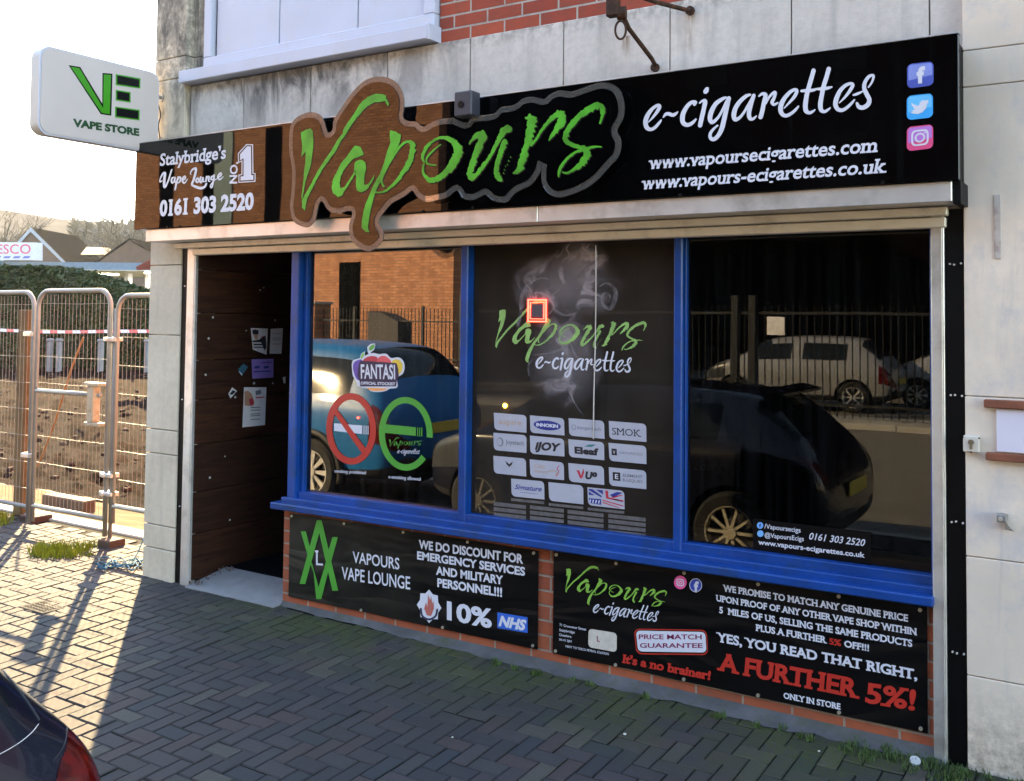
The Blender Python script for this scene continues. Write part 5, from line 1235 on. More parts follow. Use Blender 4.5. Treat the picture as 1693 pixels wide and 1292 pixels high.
def navy_extra(t, xr, yc, z0, tree):
    def onbody(px, py, lift=.002):
        d = ray(px, py).normalized(); h = tree.ray_cast(C0, d)
        return None if h[0] is None else h[0]-d*lift
    # tail lamp lens moulded over the rear corner of the body
    n = 46; g = {}; k = MB(); x0, x1, y0, y1 = 84, 186, 1150, 1420
    def inside(x, y):
        poly = [(96,1163),(108,1184),(113,1206),(110,1232),(98,1262),(88,1310),(92,1420),(190,1420),(190,1150),(120,1150)]; c = False
        for i in range(len(poly)):
            a_, b_ = poly[i-1], poly[i]
            if (a_[1] > y) != (b_[1] > y) and x < (b_[0]-a_[0])*(y-a_[1])/(b_[1]-a_[1])+a_[0]: c = not c
        return c
    for i in range(n+1):
        for j in range(n*2+1):
            x, y = x0+(x1-x0)*i/n, y0+(y1-y0)*j/(2*n)
            if inside(x, y):
                q = onbody(x, y, .003)
                if q is not None and q.y > -3.5 and q.z > z0+.55: g[i, j] = len(k.v); k.v.append(tuple(q))
    for (i, j) in g:
        if (i+1, j) in g and (i, j+1) in g and (i+1, j+1) in g: k.f.append((g[i, j], g[i+1, j], g[i+1, j+1], g[i, j+1])); k.m.append(0)
    if k.f: k.build('tail_light', M['taillamp'], t, smooth=True)
    for nm, pts, r_, m in (('lamp_seam', [(88,1168),(100,1177),(108,1192),(111,1208),(108,1226),(100,1243),(88,1258)], .0012, M['trim']), ('tailgate_seam', [(-30,1262),(0,1247),(20,1236),(38,1224),(54,1210),(64,1197)], .0009, M['alu']), ('window_edge', [(0,1104),(20,1128),(40,1154),(58,1180),(65,1192)], .003, M['trim']),
                           ('lamp_rib', [(116,1212),(124,1209),(131,1206)], .0008, M['alu'])):
        P_ = [q for q in (onbody(*p, .0035) for p in catmull(pts, 3)) if q is not None]
        if len(P_) > 2: k = MB(); k.tube(P_, r_, 5); k.build(nm, m, t)
    k = MB(); k.prism([(xr-.60, yc-.56, z0+1.36), (xr-.60, yc+.56, z0+1.36), (xr-.43, yc+.52, z0+1.33), (xr-.43, yc-.52, z0+1.33)], (0, 0, .022)); k.build('spoiler', M['navy'], t)
    for sy in (1, -1):
        k = MB(); k.tube([(xr-2.6, yc+sy*.86, z0+.92), (xr-2.6, yc+sy*.98, z0+.97)], .03, 8); k.bbox(xr-2.68, xr-2.54, yc+sy*.93-.06, yc+sy*.93+.08, z0+.93, z0+1.05, .02); k.build('wing_mirror', M['navy'], t)
def pix(P):
    d = Vector(P)-C0; z = d.dot(FW); return PX+F*d.dot(RT)/z, PY-F*d.dot(UP)/z
def navy_lamp(P):
    x, y = pix(P); poly = [(92,1160),(110,1180),(113,1205),(110,1235),(96,1262),(84,1310),(176,1310),(178,1240),(170,1190),(120,1150)]
    if P[1] < -3.4 or P[2] > 1.0: return False
    c = False
    for i in range(len(poly)):
        a_, b_ = poly[i-1], poly[i]
        if (a_[1] > y) != (b_[1] > y) and x < (b_[0]-a_[0])*(y-a_[1])/(b_[1]-a_[1])+a_[0]: c = not c
    return c
make_car('parked_car', 'near black hatchback with its red tail lamp in the bottom left corner', 'cars parked in front of the shop', hatch_low, 3.78, M['navy'], 3.29, -3.62, -.165,
         {'side': [(.78, 1.72), (1.88, 2.75)], 'end': [(.2, .6), (2.5, 3.1)]}, {'rear': [(.0, .34)], 'front': [(3.4, 3.74)]}, (.74, 3.08), .305, (M['bronze_rim'], 10, .05), .62, None, lamp_fn=navy_lamp, extra=navy_extra)
suv = [(0.0, .46, .66, .70, .66, .56), (.05, .34, .84, .92, .82, .72), (.12, .30, .98, 1.06, .87, .74), (.25, .28, 1.02, 1.30, .89, .68), (.40, .27, 1.03, 1.50, .90, .65), (.55, .26, 1.03, 1.60, .90, .64), (.8, .26, 1.03, 1.635, .905, .64), (1.5, .25, 1.02, 1.655, .91, .64), (1.95, .25, 1.01, 1.65, .91, .64), (2.05, .25, 1.01, 1.645, .91, .64), (2.75, .25, 1.0, 1.58, .90, .63), (2.95, .25, 1.0, 1.50, .90, .64), (3.35, .26, 1.0, 1.16, .89, .70), (3.55, .27, .99, 1.06, .88, .72), (4.0, .30, .88, .95, .84, .68), (4.15, .36, .76, .84, .76, .6), (4.22, .44, .62, .68, .62, .5)]
make_car('parked_car', 'bright blue small SUV parked at the kerb, reflected in the left window', 'cars parked in front of the shop', suv, 4.22, M['cyanpaint'], -.95, -3.78, -.16,
         {'side': [(.55, 1.9), (2.08, 3.05)], 'end': [(.2, .52), (2.8, 3.4)]}, {'rear': [(.0, .30)], 'front': [(3.8, 4.18)]}, (1.0, 3.42), .335, (M['silver_rim'], 9, .13), .78, M['trim'])
for lab, xr, yc, z in (('white hatchback behind the railings across the road, left of the gate', 1.2, -15.6, .0), ('pale hatchback across the road, farther back and right of the white one', 4.4, -17.2, .0)):
    make_car('parked_car', lab, 'cars parked behind the railings across the road', hatch, 3.78, M['whitepaint'], xr, yc, z, {'side': [(.78, 1.72), (1.88, 2.75)], 'end': [(.2, .6), (2.5, 3.1)]}, {'rear': [(.0, .24)], 'front': [(3.4, 3.74)]}, (.74, 3.08), .305, (M['silver_rim'], 8, .1), .62)

# ================================================================== across the road (seen in the glass and the gloss)
M['orangebrick'] = brick_mat('orange_brick', (.46, .205, .11), (.27, .11, .06), (.20, .115, .075), sx=.24, sz=.085, msize=.026, dirt=(.20, .08, .035))
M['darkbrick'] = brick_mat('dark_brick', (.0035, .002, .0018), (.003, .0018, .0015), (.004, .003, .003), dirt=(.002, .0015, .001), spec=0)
OB = empty('brick_building', 'tall orange brick building with slot windows reflected in the left window', 'building', (-20, -17, 0))
k = MB(); k.box(-34, -10.62, -17.35, -17, 0, 10.5); k.build('wall', M['orangebrick'], OB)
k = MB(); k.box(-34, -10.70, -27, -17.36, 0, 10.4); k.build('shade_dark_wing', M['darkbrick'], OB)  # shaded side of the building, its darkness put into the brick colour
k = MB(); k.bbox(-34.2, -10.5, -17.5, -16.85, 10.5, 10.75, .02); k.build('coping', M['stone'], OB)
k = MB()
for x0, x1, z0, z1 in ((-14.72, -13.95, .2, 3.32), (-17.25, -16.6, 4.2, 7.4), (-20.1, -19.55, 3.6, 8.2), (-22.2, -21.5, 3.6, 8.2), (-26, -25, 1, 5)): k.bbox(x0, x1, -17.0, -16.965, z0, z1, .005)
k.each('slot_window', M['darkboard'], OB)
k = MB(); k.bbox(-19.5, -18.7, -17.0, -16.96, 3.4, 8.6, .005); k.each('cladding_panel', mat('grey_green_cladding', (.16, .23, .23), .5), OB)
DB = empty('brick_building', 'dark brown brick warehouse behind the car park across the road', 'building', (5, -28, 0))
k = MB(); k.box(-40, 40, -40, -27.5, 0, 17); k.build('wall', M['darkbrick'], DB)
k = MB()
for i in range(10):
    for j in range(3): k.bbox(-8+i*4.5, -6.6+i*4.5, -27.5, -27.46, 1.6+j*4, 3.6+j*4, .01)
k.each('window', M['darkboard'], DB)
k = MB(); k.bbox(-40.1, 40.2, -27.6, -27.3, 17, 17.3, .02); k.build('coping', M['stone'], DB)
LW = empty('boundary_wall', 'low orange brick wall with black railings and brick piers across the road', 'wall', (-9, -13, 0))
k = MB(); k.box(-24, -7.2, -13.22, -13.0, .02, .62); k.build('wall', M['orangebrick'], LW)
k = MB(); k.bbox(-24, -7.2, -13.25, -12.97, .62, .67, .01); k.build('coping', M['concrete'], LW)
k = MB(); k.box(-12.5, -11.75, -13.5, -12.95, .02, 2.02); k.build('pier', M['orangebrick'], LW)
k = MB(); k.bbox(-12.55, -11.70, -13.55, -12.9, 2.02, 2.08, .01); k.build('pier_cap', M['concrete'], LW)
k = MB(); k.prism([(-10.05, -12.93, .02), (-9.15, -12.93, .02), (-9.15, -12.93, 1.62), (-9.6, -12.93, 1.80), (-10.05, -12.93, 1.86)], (0, -.5, 0)); k.build('gate_pier', mat('dark_render_pier', (.04, .035, .035), .8), LW)
M['railing'] = mat('black_railing_paint', (.008, .008, .008), .5)
k = MB()
x = -11.6
while x < -7.2: k.tube([(x, -13.1, .67), (x, -13.1, 1.93)], .011, 5); x += .105
for z in (.80, 1.62): k.bbox(-11.7, -7.2, -13.12, -13.08, z, z+.035, .002)
for x in (-10.6, -8.55, -7.2): k.bbox(x-.03, x+.03, -13.13, -13.07, .67, 1.98, .004)
x = -23.8
while x < -12.6: k.tube([(x, -13.1, .67), (x, -13.1, 1.93)], .011, 5); x += .105
k.build('railings', M['railing'], LW)
RF = empty('railing_fence', 'tall black railing fence and gate in front of the car park across the road', 'fence', (0, -11.2, 0))
k = MB(); x = -7.0
YR = -12.6
while x < 8: k.tube([(x, YR, .12), (x, YR, 2.02)], .012, 5); x += .125
for z in (.30, 1.86): k.bbox(-7.1, 8, YR-.02, YR+.02, z, z+.05, .002)
k.build('railings', M['railing'], RF)
k = MB()
for x in (-7.1, -4.0, -1.05, -.72, 3.4, 7.9): k.bbox(x-.07, x+.07, YR-.07, YR+.07, .08, 2.2, .01)
k.each('fence_post', M['railing'], RF)
NB = tag(MB().bbox(-.45, -.13, YR+.03, YR+.045, 1.50, 1.82, .003).build('notice_board', M['paper']), 'small white notice fixed to the railings across the road', 'notice')
BWL = tag(MB().bbox(-2.2, -.95, -13.6, -13.4, .05, .55, .01).build('garden_wall', mat('cream_render', (.30, .26, .19), .8)), 'low cream rendered wall behind the railings across the road', 'wall')

# ================================================================== site fence on the left
YF = .38
def fx(px, py, Y=YF): p = aY(px, py, Y); return p.x
def site_panel(name, label, x0, x1, z0, z1, mid=None, latch=None, open_l=False, open_r=False):
    t = empty(name, label, 'fence panel', ((x0+x1)/2, YF, z0), 0, 'steel mesh fence panels closing the plot')
    r = .13; pts = [(x0, YF, z0)]
    pts += [(x0+r-r*math.cos(a), YF, z1-r+r*math.sin(a)) for a in [i*math.pi/16 for i in range(9)]]
    pts += [(x1-r+r*math.sin(a), YF, z1-r+r*math.cos(a)) for a in [i*math.pi/16 for i in range(9)]]
    pts += [(x1, YF, z0)]
    k = MB(); k.tube(pts, .018, 10); k.build('tube_frame', M['galv'], t, smooth=True)
    k = MB(); k.tube([(x0, YF, z0+.13), (x1, YF, z0+.13)], .018, 8); k.build('bottom_rail', M['galv'], t, smooth=True)
    if mid: k = MB(); k.tube([(x0, YF, mid), (x1-.10, YF, mid)], .018, 8); k.build('middle_rail', M['galv'], t, smooth=True)
    k = MB(); n = int((x1-x0)/.05)
    for i in range(1, n): x = x0+(x1-x0)*i/n; k.tube([(x, YF+.012, z0+.13), (x+.004*math.sin(i), YF+.014, (z0+z1)/2), (x, YF+.012, z1-.03)], .0014, 4, caps=False)
    z = z1-.10
    while z > z0+.2: k.tube([(x0, YF+.008, z), ((x0+x1)/2, YF+.012, z-.006), (x1, YF+.008, z)], .0019, 4, caps=False); z -= .215
    k.build('wire_mesh', M['galv'], t)
    return t
xa, xb_ = fx(58, 700), fx(178, 700)
g = site_panel('mesh_gate', 'round cornered steel mesh gate with a middle rail and latch box', xa, xb_, .07, 1.94, mid=1.13)
zl = aY(157, 668, YF).z
k = MB(); xl = fx(157, 668); k.bbox(xl-.035, xl+.04, YF-.05, YF+.02, zl-.14, zl+.14, .006); k.bbox(xl-.07, xl+.12, YF-.06, YF+.03, zl+.14, zl+.165, .003); k.bbox(xl-.07, xl+.12, YF-.05, YF+.02, zl-.165, zl-.14, .003); k.build('latch_box', mat('rusty_latch', (.40, .34, .26), .6, .4, dirt=(.25, .13, .05), ds=20), g)
k = MB(); k.tube([(xb_+.035, YF+.02, .0), (xb_+.035, YF+.02, 1.80)], .015, 10); k.build('hinge_post', M['galv'], g, smooth=True)
k = MB()
for z in (.38, .52, 1.55): k.bbox(xb_-.045, xb_+.10, YF-.03, YF+.045, z, z+.03, .004); k.disc((xb_+.02, YF-.035, z+.015), (0, 1, 0), .014, .03, 8)
k.each('clamp', M['alu'], g)
site_panel('mesh_fence_panel', 'steel mesh fence panel left of the gate, cut by the picture edge', xa-2.2, xa-.06, .05, 1.93)
rp = site_panel('mesh_fence_panel', 'steel mesh fence panel between the gate and the shop corner', xb_+.09, -.36, .18, 1.90)
k = MB()
for px, py in ((50, 552), (46, 752)): p = aY(px, py, YF); k.bbox(p.x-.05, p.x+.06, YF-.035, YF+.04, p.z-.02, p.z+.015, .004)
tag(k.build('fence_clamp', M['alu']), 'bright clamps joining the left fence panel to the gate', 'clamp')
p = aY(33, 852, .62)
k = MB(); k.bbox(p.x-.085, p.x+.045, .60, .72, -.05, aY(33, 512, .62).z, .01); k.build('w', M['trim']); 
o = bpy.data.objects['w']; o.name = 'timber_post'; o.data.materials[0] = mat('weathered_timber', (.12, .075, .03), .85, var=.3, vs=12, bs=.4, dirt=(.12, .09, .04), ds=8); tag(o, 'square weathered timber post behind the left fence panel', 'post')
k = MB(); q = aY(72, 868, .6); k.bbox(q.x-.16, q.x+.04, .48, .66, -.02, .065, .008); 
tag(k.build('foot_block', mat('red_block', (.065, .035, .026), .9, var=.2, bs=.4)), 'dull red brick foot block under the left gate post', 'block')
q = aG(172, 905); k = MB(); k.bbox(q.x-.07, q.x+.08, q.y-.01, q.y+.13, .0, .065, .008)
tag(k.build('foot_block', mat('red_block2', (.075, .042, .03), .9, var=.2, bs=.4)), 'red brick foot block under the right gate post', 'block')
q = aY(110, 838, .95); k = MB(); k.bbox(q.x-.35, q.x+.28, .93, 1.05, .0, .13, .01)
tag(k.build('sleeper', mat('old_sleeper', (.10, .07, .05), .9, var=.3, bs=.5)), 'short timber sleeper lying behind the gate', 'timber')
# edging slab and sandy strip
tag(MB().bbox(-7, -.50, .62, .80, -.1, .035, .01).build('edging', M['concrete']), kind='structure')
sheet('sandy_strip', -9, -.26, .80, 1.45, lambda x, y: .028, mat('sandy_ground', (.12, .085, .045), .95, spec=.05, var=.25, vs=5, bs=.5, bsc=70), 30, 6, .02)
def soil_mat():
    m, nt, b = newmat('dug_soil'); L = nt.links; v = geopos(nt); n1 = noi(nt, v, 5, 8, .75, .5); n2 = noi(nt, v, 30, 6, .75)
    c = mixc(nt, ramp(nt, n1, .38, .62), (.003, .0016, .0011), (.030, .0155, .010)); c = mixc(nt, ramp(nt, n2, .64, .70), c, (.20, .17, .15))  # pale specks painted in as glints on the furrows
    L.new(c, b.inputs['Base Color']); b.inputs['Roughness'].default_value = 1; b.inputs['Specular IOR Level'].default_value = .03; bump(nt, b, mth(nt, 'ADD', n1, n2), 1.0, .06); return m
random.seed(11)
vs = []; fs = []; nx, ny = 190, 150; x0, x1, y0, y1 = -34, -.30, 1.35, 21
for j in range(ny+1):
    for i in range(nx+1):
        u, v = i/nx, (j/ny)**1.7; x = x1+(x0-x1)*u**1.5; y = y0+(y1-y0)*v; V = Vector((x, y, 0))
        z = .08*noise.noise(V*2.3)+.10*abs(noise.noise(V*5))+.05*noise.noise(V*11)+.12*noise.noise(V*.5)*min(1, v*4)
        vs.append((x, y, z*(.3+.7*min(1, (y-y0)*2))+.02))
for j in range(ny):
    for i in range(nx): a_ = j*(nx+1)+i; fs.append((a_, a_+1, a_+nx+2, a_+nx+1))
me = bpy.data.meshes.new('soil'); me.from_pydata(vs, [], fs); me.materials.append(soil_mat()); tag(link('soil', me, None, None, True), kind='structure')
k = MB()
for i in range(420):
    y = 1.6+16*random.random()**1.6; x = -1.0-26*random.random()*(.25+y/20); s = random.uniform(.012, .038)*(1+y*.05)
    bq = MB().bbox(-s, s, -s*.8, s*.8, -s*.5, s*.6, s*.4); an = random.uniform(0, 3); ca, sa = math.cos(an), math.sin(an)
    k.add([(x+v[0]*ca-v[1]*sa+random.uniform(-.2, .2)*s, y+v[0]*sa+v[1]*ca, .08+v[2]+random.uniform(-.2, .2)*s) for v in bq.v], bq.f)
tag(k.build('stones', mat('pale_rubble', (.05, .035, .027), .95, spec=.05, var=.6, vs=3)), 'loose stones and clods strewn over the dug plot', kind='stuff')
# grass tufts
def tufts(name, label, spots, m, h=.06, n=24, w_=.004):
    k = MB()
    for (x, y, z, s) in spots:
        for i in range(n):
            a = random.uniform(0, 6.28); r_ = s*random.random()**.6; bx, by = x+r_*math.cos(a), y+r_*math.sin(a); hh = h*random.uniform(.4, 1.1); lx, ly = random.uniform(-.5, .5)*hh, random.uniform(-.5, .5)*hh; c_, s_ = math.cos(a*3)*w_, math.sin(a*3)*w_
            k.add([(bx-c_, by-s_, z), (bx+c_, by+s_, z), (bx+lx*.5+c_*.7, by+ly*.5+s_*.7, z+hh*.6), (bx+lx, by+ly, z+hh)], [(0, 1, 2), (0, 2, 3)])
    o = k.build(name, m); tag(o, label, kind='stuff'); return o
M['turf'] = mat('fresh_grass', (.15, .17, .018), .9, spec=.1, var=.4, vs=25)
M['weed'] = mat('dull_weeds', (.05, .085, .02), .8, var=.5, vs=25)
sp = []
for i in range(60): q = aG(random.uniform(50, 152), 0+random.uniform(903, 925)); sp.append((q.x, q.y, q.z-.004, .05))
for i in range(10): q = aG(random.uniform(0, 12), random.uniform(850, 870)); sp.append((q.x, q.y, q.z, .06))
tufts('grass_tufts', 'bright grass tufts growing at the paving edge by the gate', sp, M['turf'], .07, 16, .004)
sp = []
for i in range(34):
    x = random.uniform(4.2, 4.68); sp.append((x, -.02-.17*random.random()**1.5, gz(-.08), .035))
for i in range(16): x = random.uniform(2.4, 4.2); sp.append((x, -.045-.05*random.random(), gz(-.06), .02))
for i in range(9): x = random.uniform(4.6, 5.2); sp.append((x, -.02-.05*random.random(), gz(-.05), .03))
tufts('wall_weeds', 'low weeds and moss growing along the foot of the wall at the right', sp, M['weed'], .032, 22, .0035)
sp = []
for i in range(240): x, y = -20-16*random.random()*1.2, 18.5+random.uniform(-1.5, 2); sp.append((x+8*random.random(), y, .02, .5))
tufts('grass_strip', 'strip of green grass along the far edge of the plot', sp, M['turf'], .28, 26, .05)
sheet('verge', -60, -2, 17.5, 24, lambda x, y: .03, M['grass'])
# litter
k = MB()
for px, py in ((1012, 1116),(1120, 1147),(748, 1220),(1033, 1215),(1354, 1243)):
    q = aG(px, py); s = random.uniform(.003, .006); k.bbox(q.x-s, q.x+s, q.y-s*.8, q.y+s*.8, q.z, q.z+s, .002)
tag(k.build('litter', mat('pale_litter', (.55, .54, .50), .7)), 'tiny pale bits of litter and gum scattered over the paving', kind='stuff')
q = aG(1513, 1264); t = tag(MB().disc((q.x, q.y, q.z+.012), (.2, -.5, 1), .021, .012, 20).build('tin_lid', mat('white_tin', (.6, .6, .58), .35, .4)), 'round white lid lying among the weeds by the guide rail foot', 'lid')
q = aG(72, 1004); k = MB(); k.bbox(q.x-.13, q.x+.13, q.y-.085, q.y+.085, q.z-.03, q.z+.003, .003)
for i in range(7):
    for j in range(4): k.bbox(q.x-.10+i*.03, q.x-.085+i*.03, q.y-.06+j*.033, q.y-.04+j*.033, q.z+.003, q.z+.006, .001)
tag(k.build('meter_cover', mat('iron_cover', (.055, .05, .045), .9, .0, spec=.05)), 'small ribbed metal meter cover set in the sunlit paving', 'cover')
k = MB(); random.seed(5)
for j in range(5):
    pts = []; 
    for i in range(9): q = aG(160+i*9.5+random.uniform(-4, 4), 936+8*math.sin(i*1.3+j)+random.uniform(-5, 5)); pts.append((q.x, q.y, q.z+.008+.02*random.random()))
    k.tube(catmull(pts, 5), .0045, 6)
pts = [aG(215, 935), aG(228, 925)+Vector((0, 0, .05)), aG(238, 915)+Vector((0, 0, .12))]; k.tube([tuple(p) for p in pts], .0045, 6)
tag(k.build('rope', mat('blue_rope', (.02, .09, .15), .8, spec=.1, var=.4, vs=60)), 'tangle of blue rope on the ground by the pier foot', 'rope')
k = MB(); p = [aY(62, 772, 1.6), aY(90, 700, 1.6), aY(118, 610, 1.6), aY(138, 558, 1.6)]; k.tube(catmull([tuple(q) for q in p], 4), [.010]*13, 6)
tag(k.build('stick', mat('bare_stick', (.30, .15, .05), .8)), 'long bent bare stick standing up in the dug soil', 'stick')
# barrier tape
mt_, ntt, bt = newmat('barrier_tape'); gg = ntt.nodes.new('ShaderNodeNewGeometry'); ss = ntt.nodes.new('ShaderNodeSeparateXYZ'); ntt.links.new(gg.outputs[0], ss.inputs[0])
st_ = mth(ntt, 'GREATER_THAN', mth(ntt, 'FRACT', mth(ntt, 'MULTIPLY', mth(ntt, 'ADD', ss.outputs[0], ss.outputs[2]), 2.2)), .5)
ntt.links.new(mixc(ntt, st_, (.75, .72, .70), (.65, .05, .03)), bt.inputs['Base Color']); bt.inputs['Roughness'].default_value = .5
k = MB(); pl = [aY(px, py, 6.0) for px, py in ((-60, 541), (0, 546), (70, 549), (130, 549), (190, 548), (250, 548))]
for i in range(len(pl)-1): a_, b_ = pl[i], pl[i+1]; h_ = Vector((0, .01, .026)); k.add([a_-h_, b_-h_, b_+h_, a_+h_], [(0, 1, 2, 3)])
tag(k.build('barrier_tape', mt_), 'red and white barrier tape stretched across the plot', 'tape')

# ================================================================== hedge, filling station, houses, trees, hill
def aD(px, py, D): return C0+ray(px, py)*D
M['hedgeleaf'] = mat('hedge_leaves', (.020, .036, .006), .6, var=.5, vs=2.2)
M['hedgecore'] = mat('hedge_core', (.015, .022, .008), .9)
hp = [(-90, 438), (0, 444), (40, 442), (75, 446), (120, 458), (165, 472), (215, 492), (260, 502)]
H = empty('hedge', 'long clipped dark green hedge sloping down behind the plot', 'hedge', aD(60, 610, 30)[:])
k = MB(); lf = MB(); random.seed(3)
top = [aD(px, py, 30.5) for px, py in hp]
for i in range(len(top)-1):
    a_, b_ = top[i], top[i+1]; d = Vector((.35, .9, 0))*1.3
    k.add([(a_.x, a_.y, .0), (b_.x, b_.y, .0), (b_.x, b_.y, b_.z-.15), (a_.x, a_.y, a_.z-.15), (a_.x+d.x, a_.y+d.y, .0), (b_.x+d.x, b_.y+d.y, .0), (b_.x+d.x, b_.y+d.y, b_.z-.15), (a_.x+d.x, a_.y+d.y, a_.z-.15)], [(0,1,2,3),(7,6,5,4),(3,2,6,7)])
    n = 2600
    for j in range(n):
        u = random.random(); hz = a_.z+(b_.z-a_.z)*u
        if random.random() < .4: dd = random.random(); z = hz-.12+.16*random.random()+.10*noise.noise(Vector((a_.x+u*4, dd*3, 0)))
        else: dd = -.06+.12*random.random(); z = .1+(hz-.1)*random.random()
        x = a_.x+(b_.x-a_.x)*u+d.x*dd; y = a_.y+(b_.y-a_.y)*u+d.y*dd+.12*noise.noise(Vector((x*2, z*2, 0)))
        s = random.uniform(.05, .10); v1 = Vector((random.gauss(0, 1), random.gauss(0, 1), random.gauss(0, 1))).normalized(); v2 = v1.orthogonal().normalized()
        c_ = Vector((x, y, z)); lf.add([c_-v1*s, c_-v2*s*.6, c_+v1*s, c_+v2*s*.6], [(0, 1, 2, 3)])
k.build('core', M['hedgecore'], H); o = lf.build('foliage', M['hedgeleaf'], H)
# filling station canopy
FSN = empty('filling_station', 'low white filling station canopy on posts beyond the hedge', 'canopy', aD(110, 560, 74)[:])
Dc = 74; pL, pR = aD(-140, 431, Dc), aD(237, 432, Dc); bz = aD(100, 446, Dc).z
dd = (pR-pL).normalized(); pn = Vector((dd.y, -dd.x, 0)).normalized(); pn = pn if pn.dot(C0-pL) < 0 else -pn
z1_ = pL.z; k = MB()
lp = [(pL.x, pL.y), (pR.x, pR.y), (pR.x+pn.x*14, pR.y+pn.y*14), (pL.x+pn.x*14, pL.y+pn.y*14)]
k.prism([(x, y, bz) for x, y in lp], (0, 0, z1_-bz)); k.build('canopy_roof', mat('pale_canopy', (.10, .15, .21), .6, .0, spec=.1), FSN)
k = MB(); k.prism([(x*.999, y, bz-.03) for x, y in lp], (0, 0, .025)); k.build('soffit', mat('cream_soffit', (.62, .56, .44), .5), FSN)
k = MB()
for px in (20, 110, 212, 246):
    p = aD(px, 480, Dc+5); k.bbox(p.x-.22, p.x+.22, p.y-.22, p.y+.22, -.2, bz, .02)
k.each('column', M['whitepvc'], FSN)
k = MB(); p = aD(172, 462, Dc+7)
for dx in (-2.2, 0, 7): k.bbox(p.x+dx-.8, p.x+dx+.8, p.y-.8, p.y+.8, bz-.08, bz-.031, .01)
k.each('canopy_lamp', mat('canopy_light', (.8, .8, .7), .4, emit=(1, .93, .75), es=14), FSN)
SG = Face(Y=aD(30, 415, 72).y); zS = Zm(SG, 0, 300, 6.5115)
SGN = empty('store_sign', 'white roof sign with red capital letters and blue dashes above the filling station', 'sign', aD(30, 430, 72)[:])
a_, b_, c_, d_ = zS(-130, 655), zS(388, 660), zS(388, 850), zS(-130, 848)
k = MB(); k.prism([(a_.x, SG.Y, a_.y), (b_.x, SG.Y, b_.y), (c_.x, SG.Y, c_.y), (d_.x, SG.Y, d_.y)], (0, .5, 0)); k.build('sign_box', mat('pale_sign', (.36, .37, .44), .5), SGN)
a = Art(); text(a, zS, "TESCO", (-128, 782), (334, 782), (-128, 682), .01, True); a.build('lettering', SG, .02, mat('store_red', (.42, .02, .10), .5), SGN)
a = Art()
for x in (-165, -70, 35, 140, 245): a.poly(zS.L([(x+20, 806), (x+88, 806), (x+68, 830), (x-4, 830)]))
a.build('dash', SG, .02, mat('store_blue', (.03, .05, .30), .5), SGN)
# pumps and kiosk behind the fence
k = MB()
for px, lab in ((82, 'pale waist high post left of the stick beyond the plot'), (97, 'second pale post beside the first beyond the plot'), (166, 'pale post seen through the gate latch side beyond the plot'), (243, 'pale post beyond the plot, next to the stone pier')):
    p = aD(px, 608, 29); kk = MB(); kk.bbox(p.x-.07, p.x+.07, p.y-.07, p.y+.07, 0, .90, .02); kk.bbox(p.x-.09, p.x+.09, p.y-.09, p.y+.09, .90, 1.0, .03)
    tag(kk.build('bollard', mat('grey_bollard', (.22, .22, .22), .8)), lab, 'bollard', 'pale posts beyond the plot')
KB = empty('kiosk', 'dark brown fenced store building under the filling station canopy', 'building', aD(140, 560, 60)[:])
a_, b_ = aD(-60, 560, 60), aD(262, 560, 60); k = MB(); k.prism([(a_.x, a_.y, 0), (b_.x, b_.y, 0), (b_.x-3, b_.y+8, 0), (a_.x-3, a_.y+8, 0)], (0, 0, 2.6)); k.build('wall', mat('brown_kiosk', (.10, .065, .05), .8), KB)
k = MB(); k.prism([(a_.x, a_.y-.3, 2.6), (b_.x+.2, b_.y-.3, 2.6), (b_.x-3, b_.y+8, 2.6), (a_.x-3, a_.y+8, 2.6)], (0, 0, .2)); k.build('roof', M['asphalt'], KB)
# small tiled roof corner next to the pier
p = [aD(224, 442, 24), aD(246, 430, 24), aD(262, 424, 24), aD(262, 446, 24), aD(227, 447, 24)]
SHD = empty('shed', 'low shed whose red tiled roof edge shows beside the stone pier', 'shed', (p[1].x, p[1].y, 0))
k = MB(); k.prism([tuple(q) for q in p], (-.3, 1.6, .1)); k.build('roof', mat('red_tile', (.18, .05, .03), .8), SHD)
k = MB(); k.box(p[1].x+.25, p[1].x+2.5, p[1].y+.1, p[1].y+1.5, 0, p[3].z); k.build('wall', mat('dark_shed', (.05, .06, .08), .8), SHD)
# houses
def house(label, apex, lb, rb, D, depth, brick, barge=None, base=440):
    t = empty('gabled_house', label, 'house', aD(apex[0], 520, D)[:], 0, 'houses beyond the filling station'); t.location.z = 0
    A_, L_, R_ = aD(*apex, D), aD(*lb, D), aD(*rb, D); dv = Vector((-.55, .83, 0))*depth
    k = MB(); k.prism([(L_.x, L_.y, 0), (R_.x, R_.y, 0), (R_.x, R_.y, R_.z), (A_.x, A_.y, A_.z), (L_.x, L_.y, L_.z)], dv); k.build('wall', brick, t)
    k = MB(); o = Vector((0, 0, .18)); e = (R_-A_)*.1; e2 = (L_-A_)*.1; f = -dv.normalized()*.35
    k.add([A_+o+f, R_+e+o+f, R_+e+o+dv, A_+o+dv], [(0, 1, 2, 3)]); k.add([A_+o+f, A_+o+dv, L_+e2+o+dv, L_+e2+o+f], [(0, 1, 2, 3)]); k.add([A_+f-o*.2, R_+e+f-o*.2, R_+e-o*.2+dv, A_-o*.2+dv], [(0, 1, 2, 3)]); k.build('roof', M['roof'], t)
    if barge:
        k = MB()
        for (P_, Q_) in ((A_, R_+e), (A_, L_+e2)): k.prism([P_+f+o, Q_+f+o, Q_+f-o*1.2, P_+f-o*1.8], -f*.2)
        k.build('bargeboard', barge, t)
M['roof'] = mat('slate_roof', (.008, .0065, .0055), 1, spec=.0, var=.2, vs=1); M['housebrick'] = mat('house_brick', (.07, .04, .03), .85, var=.2, vs=1.5)
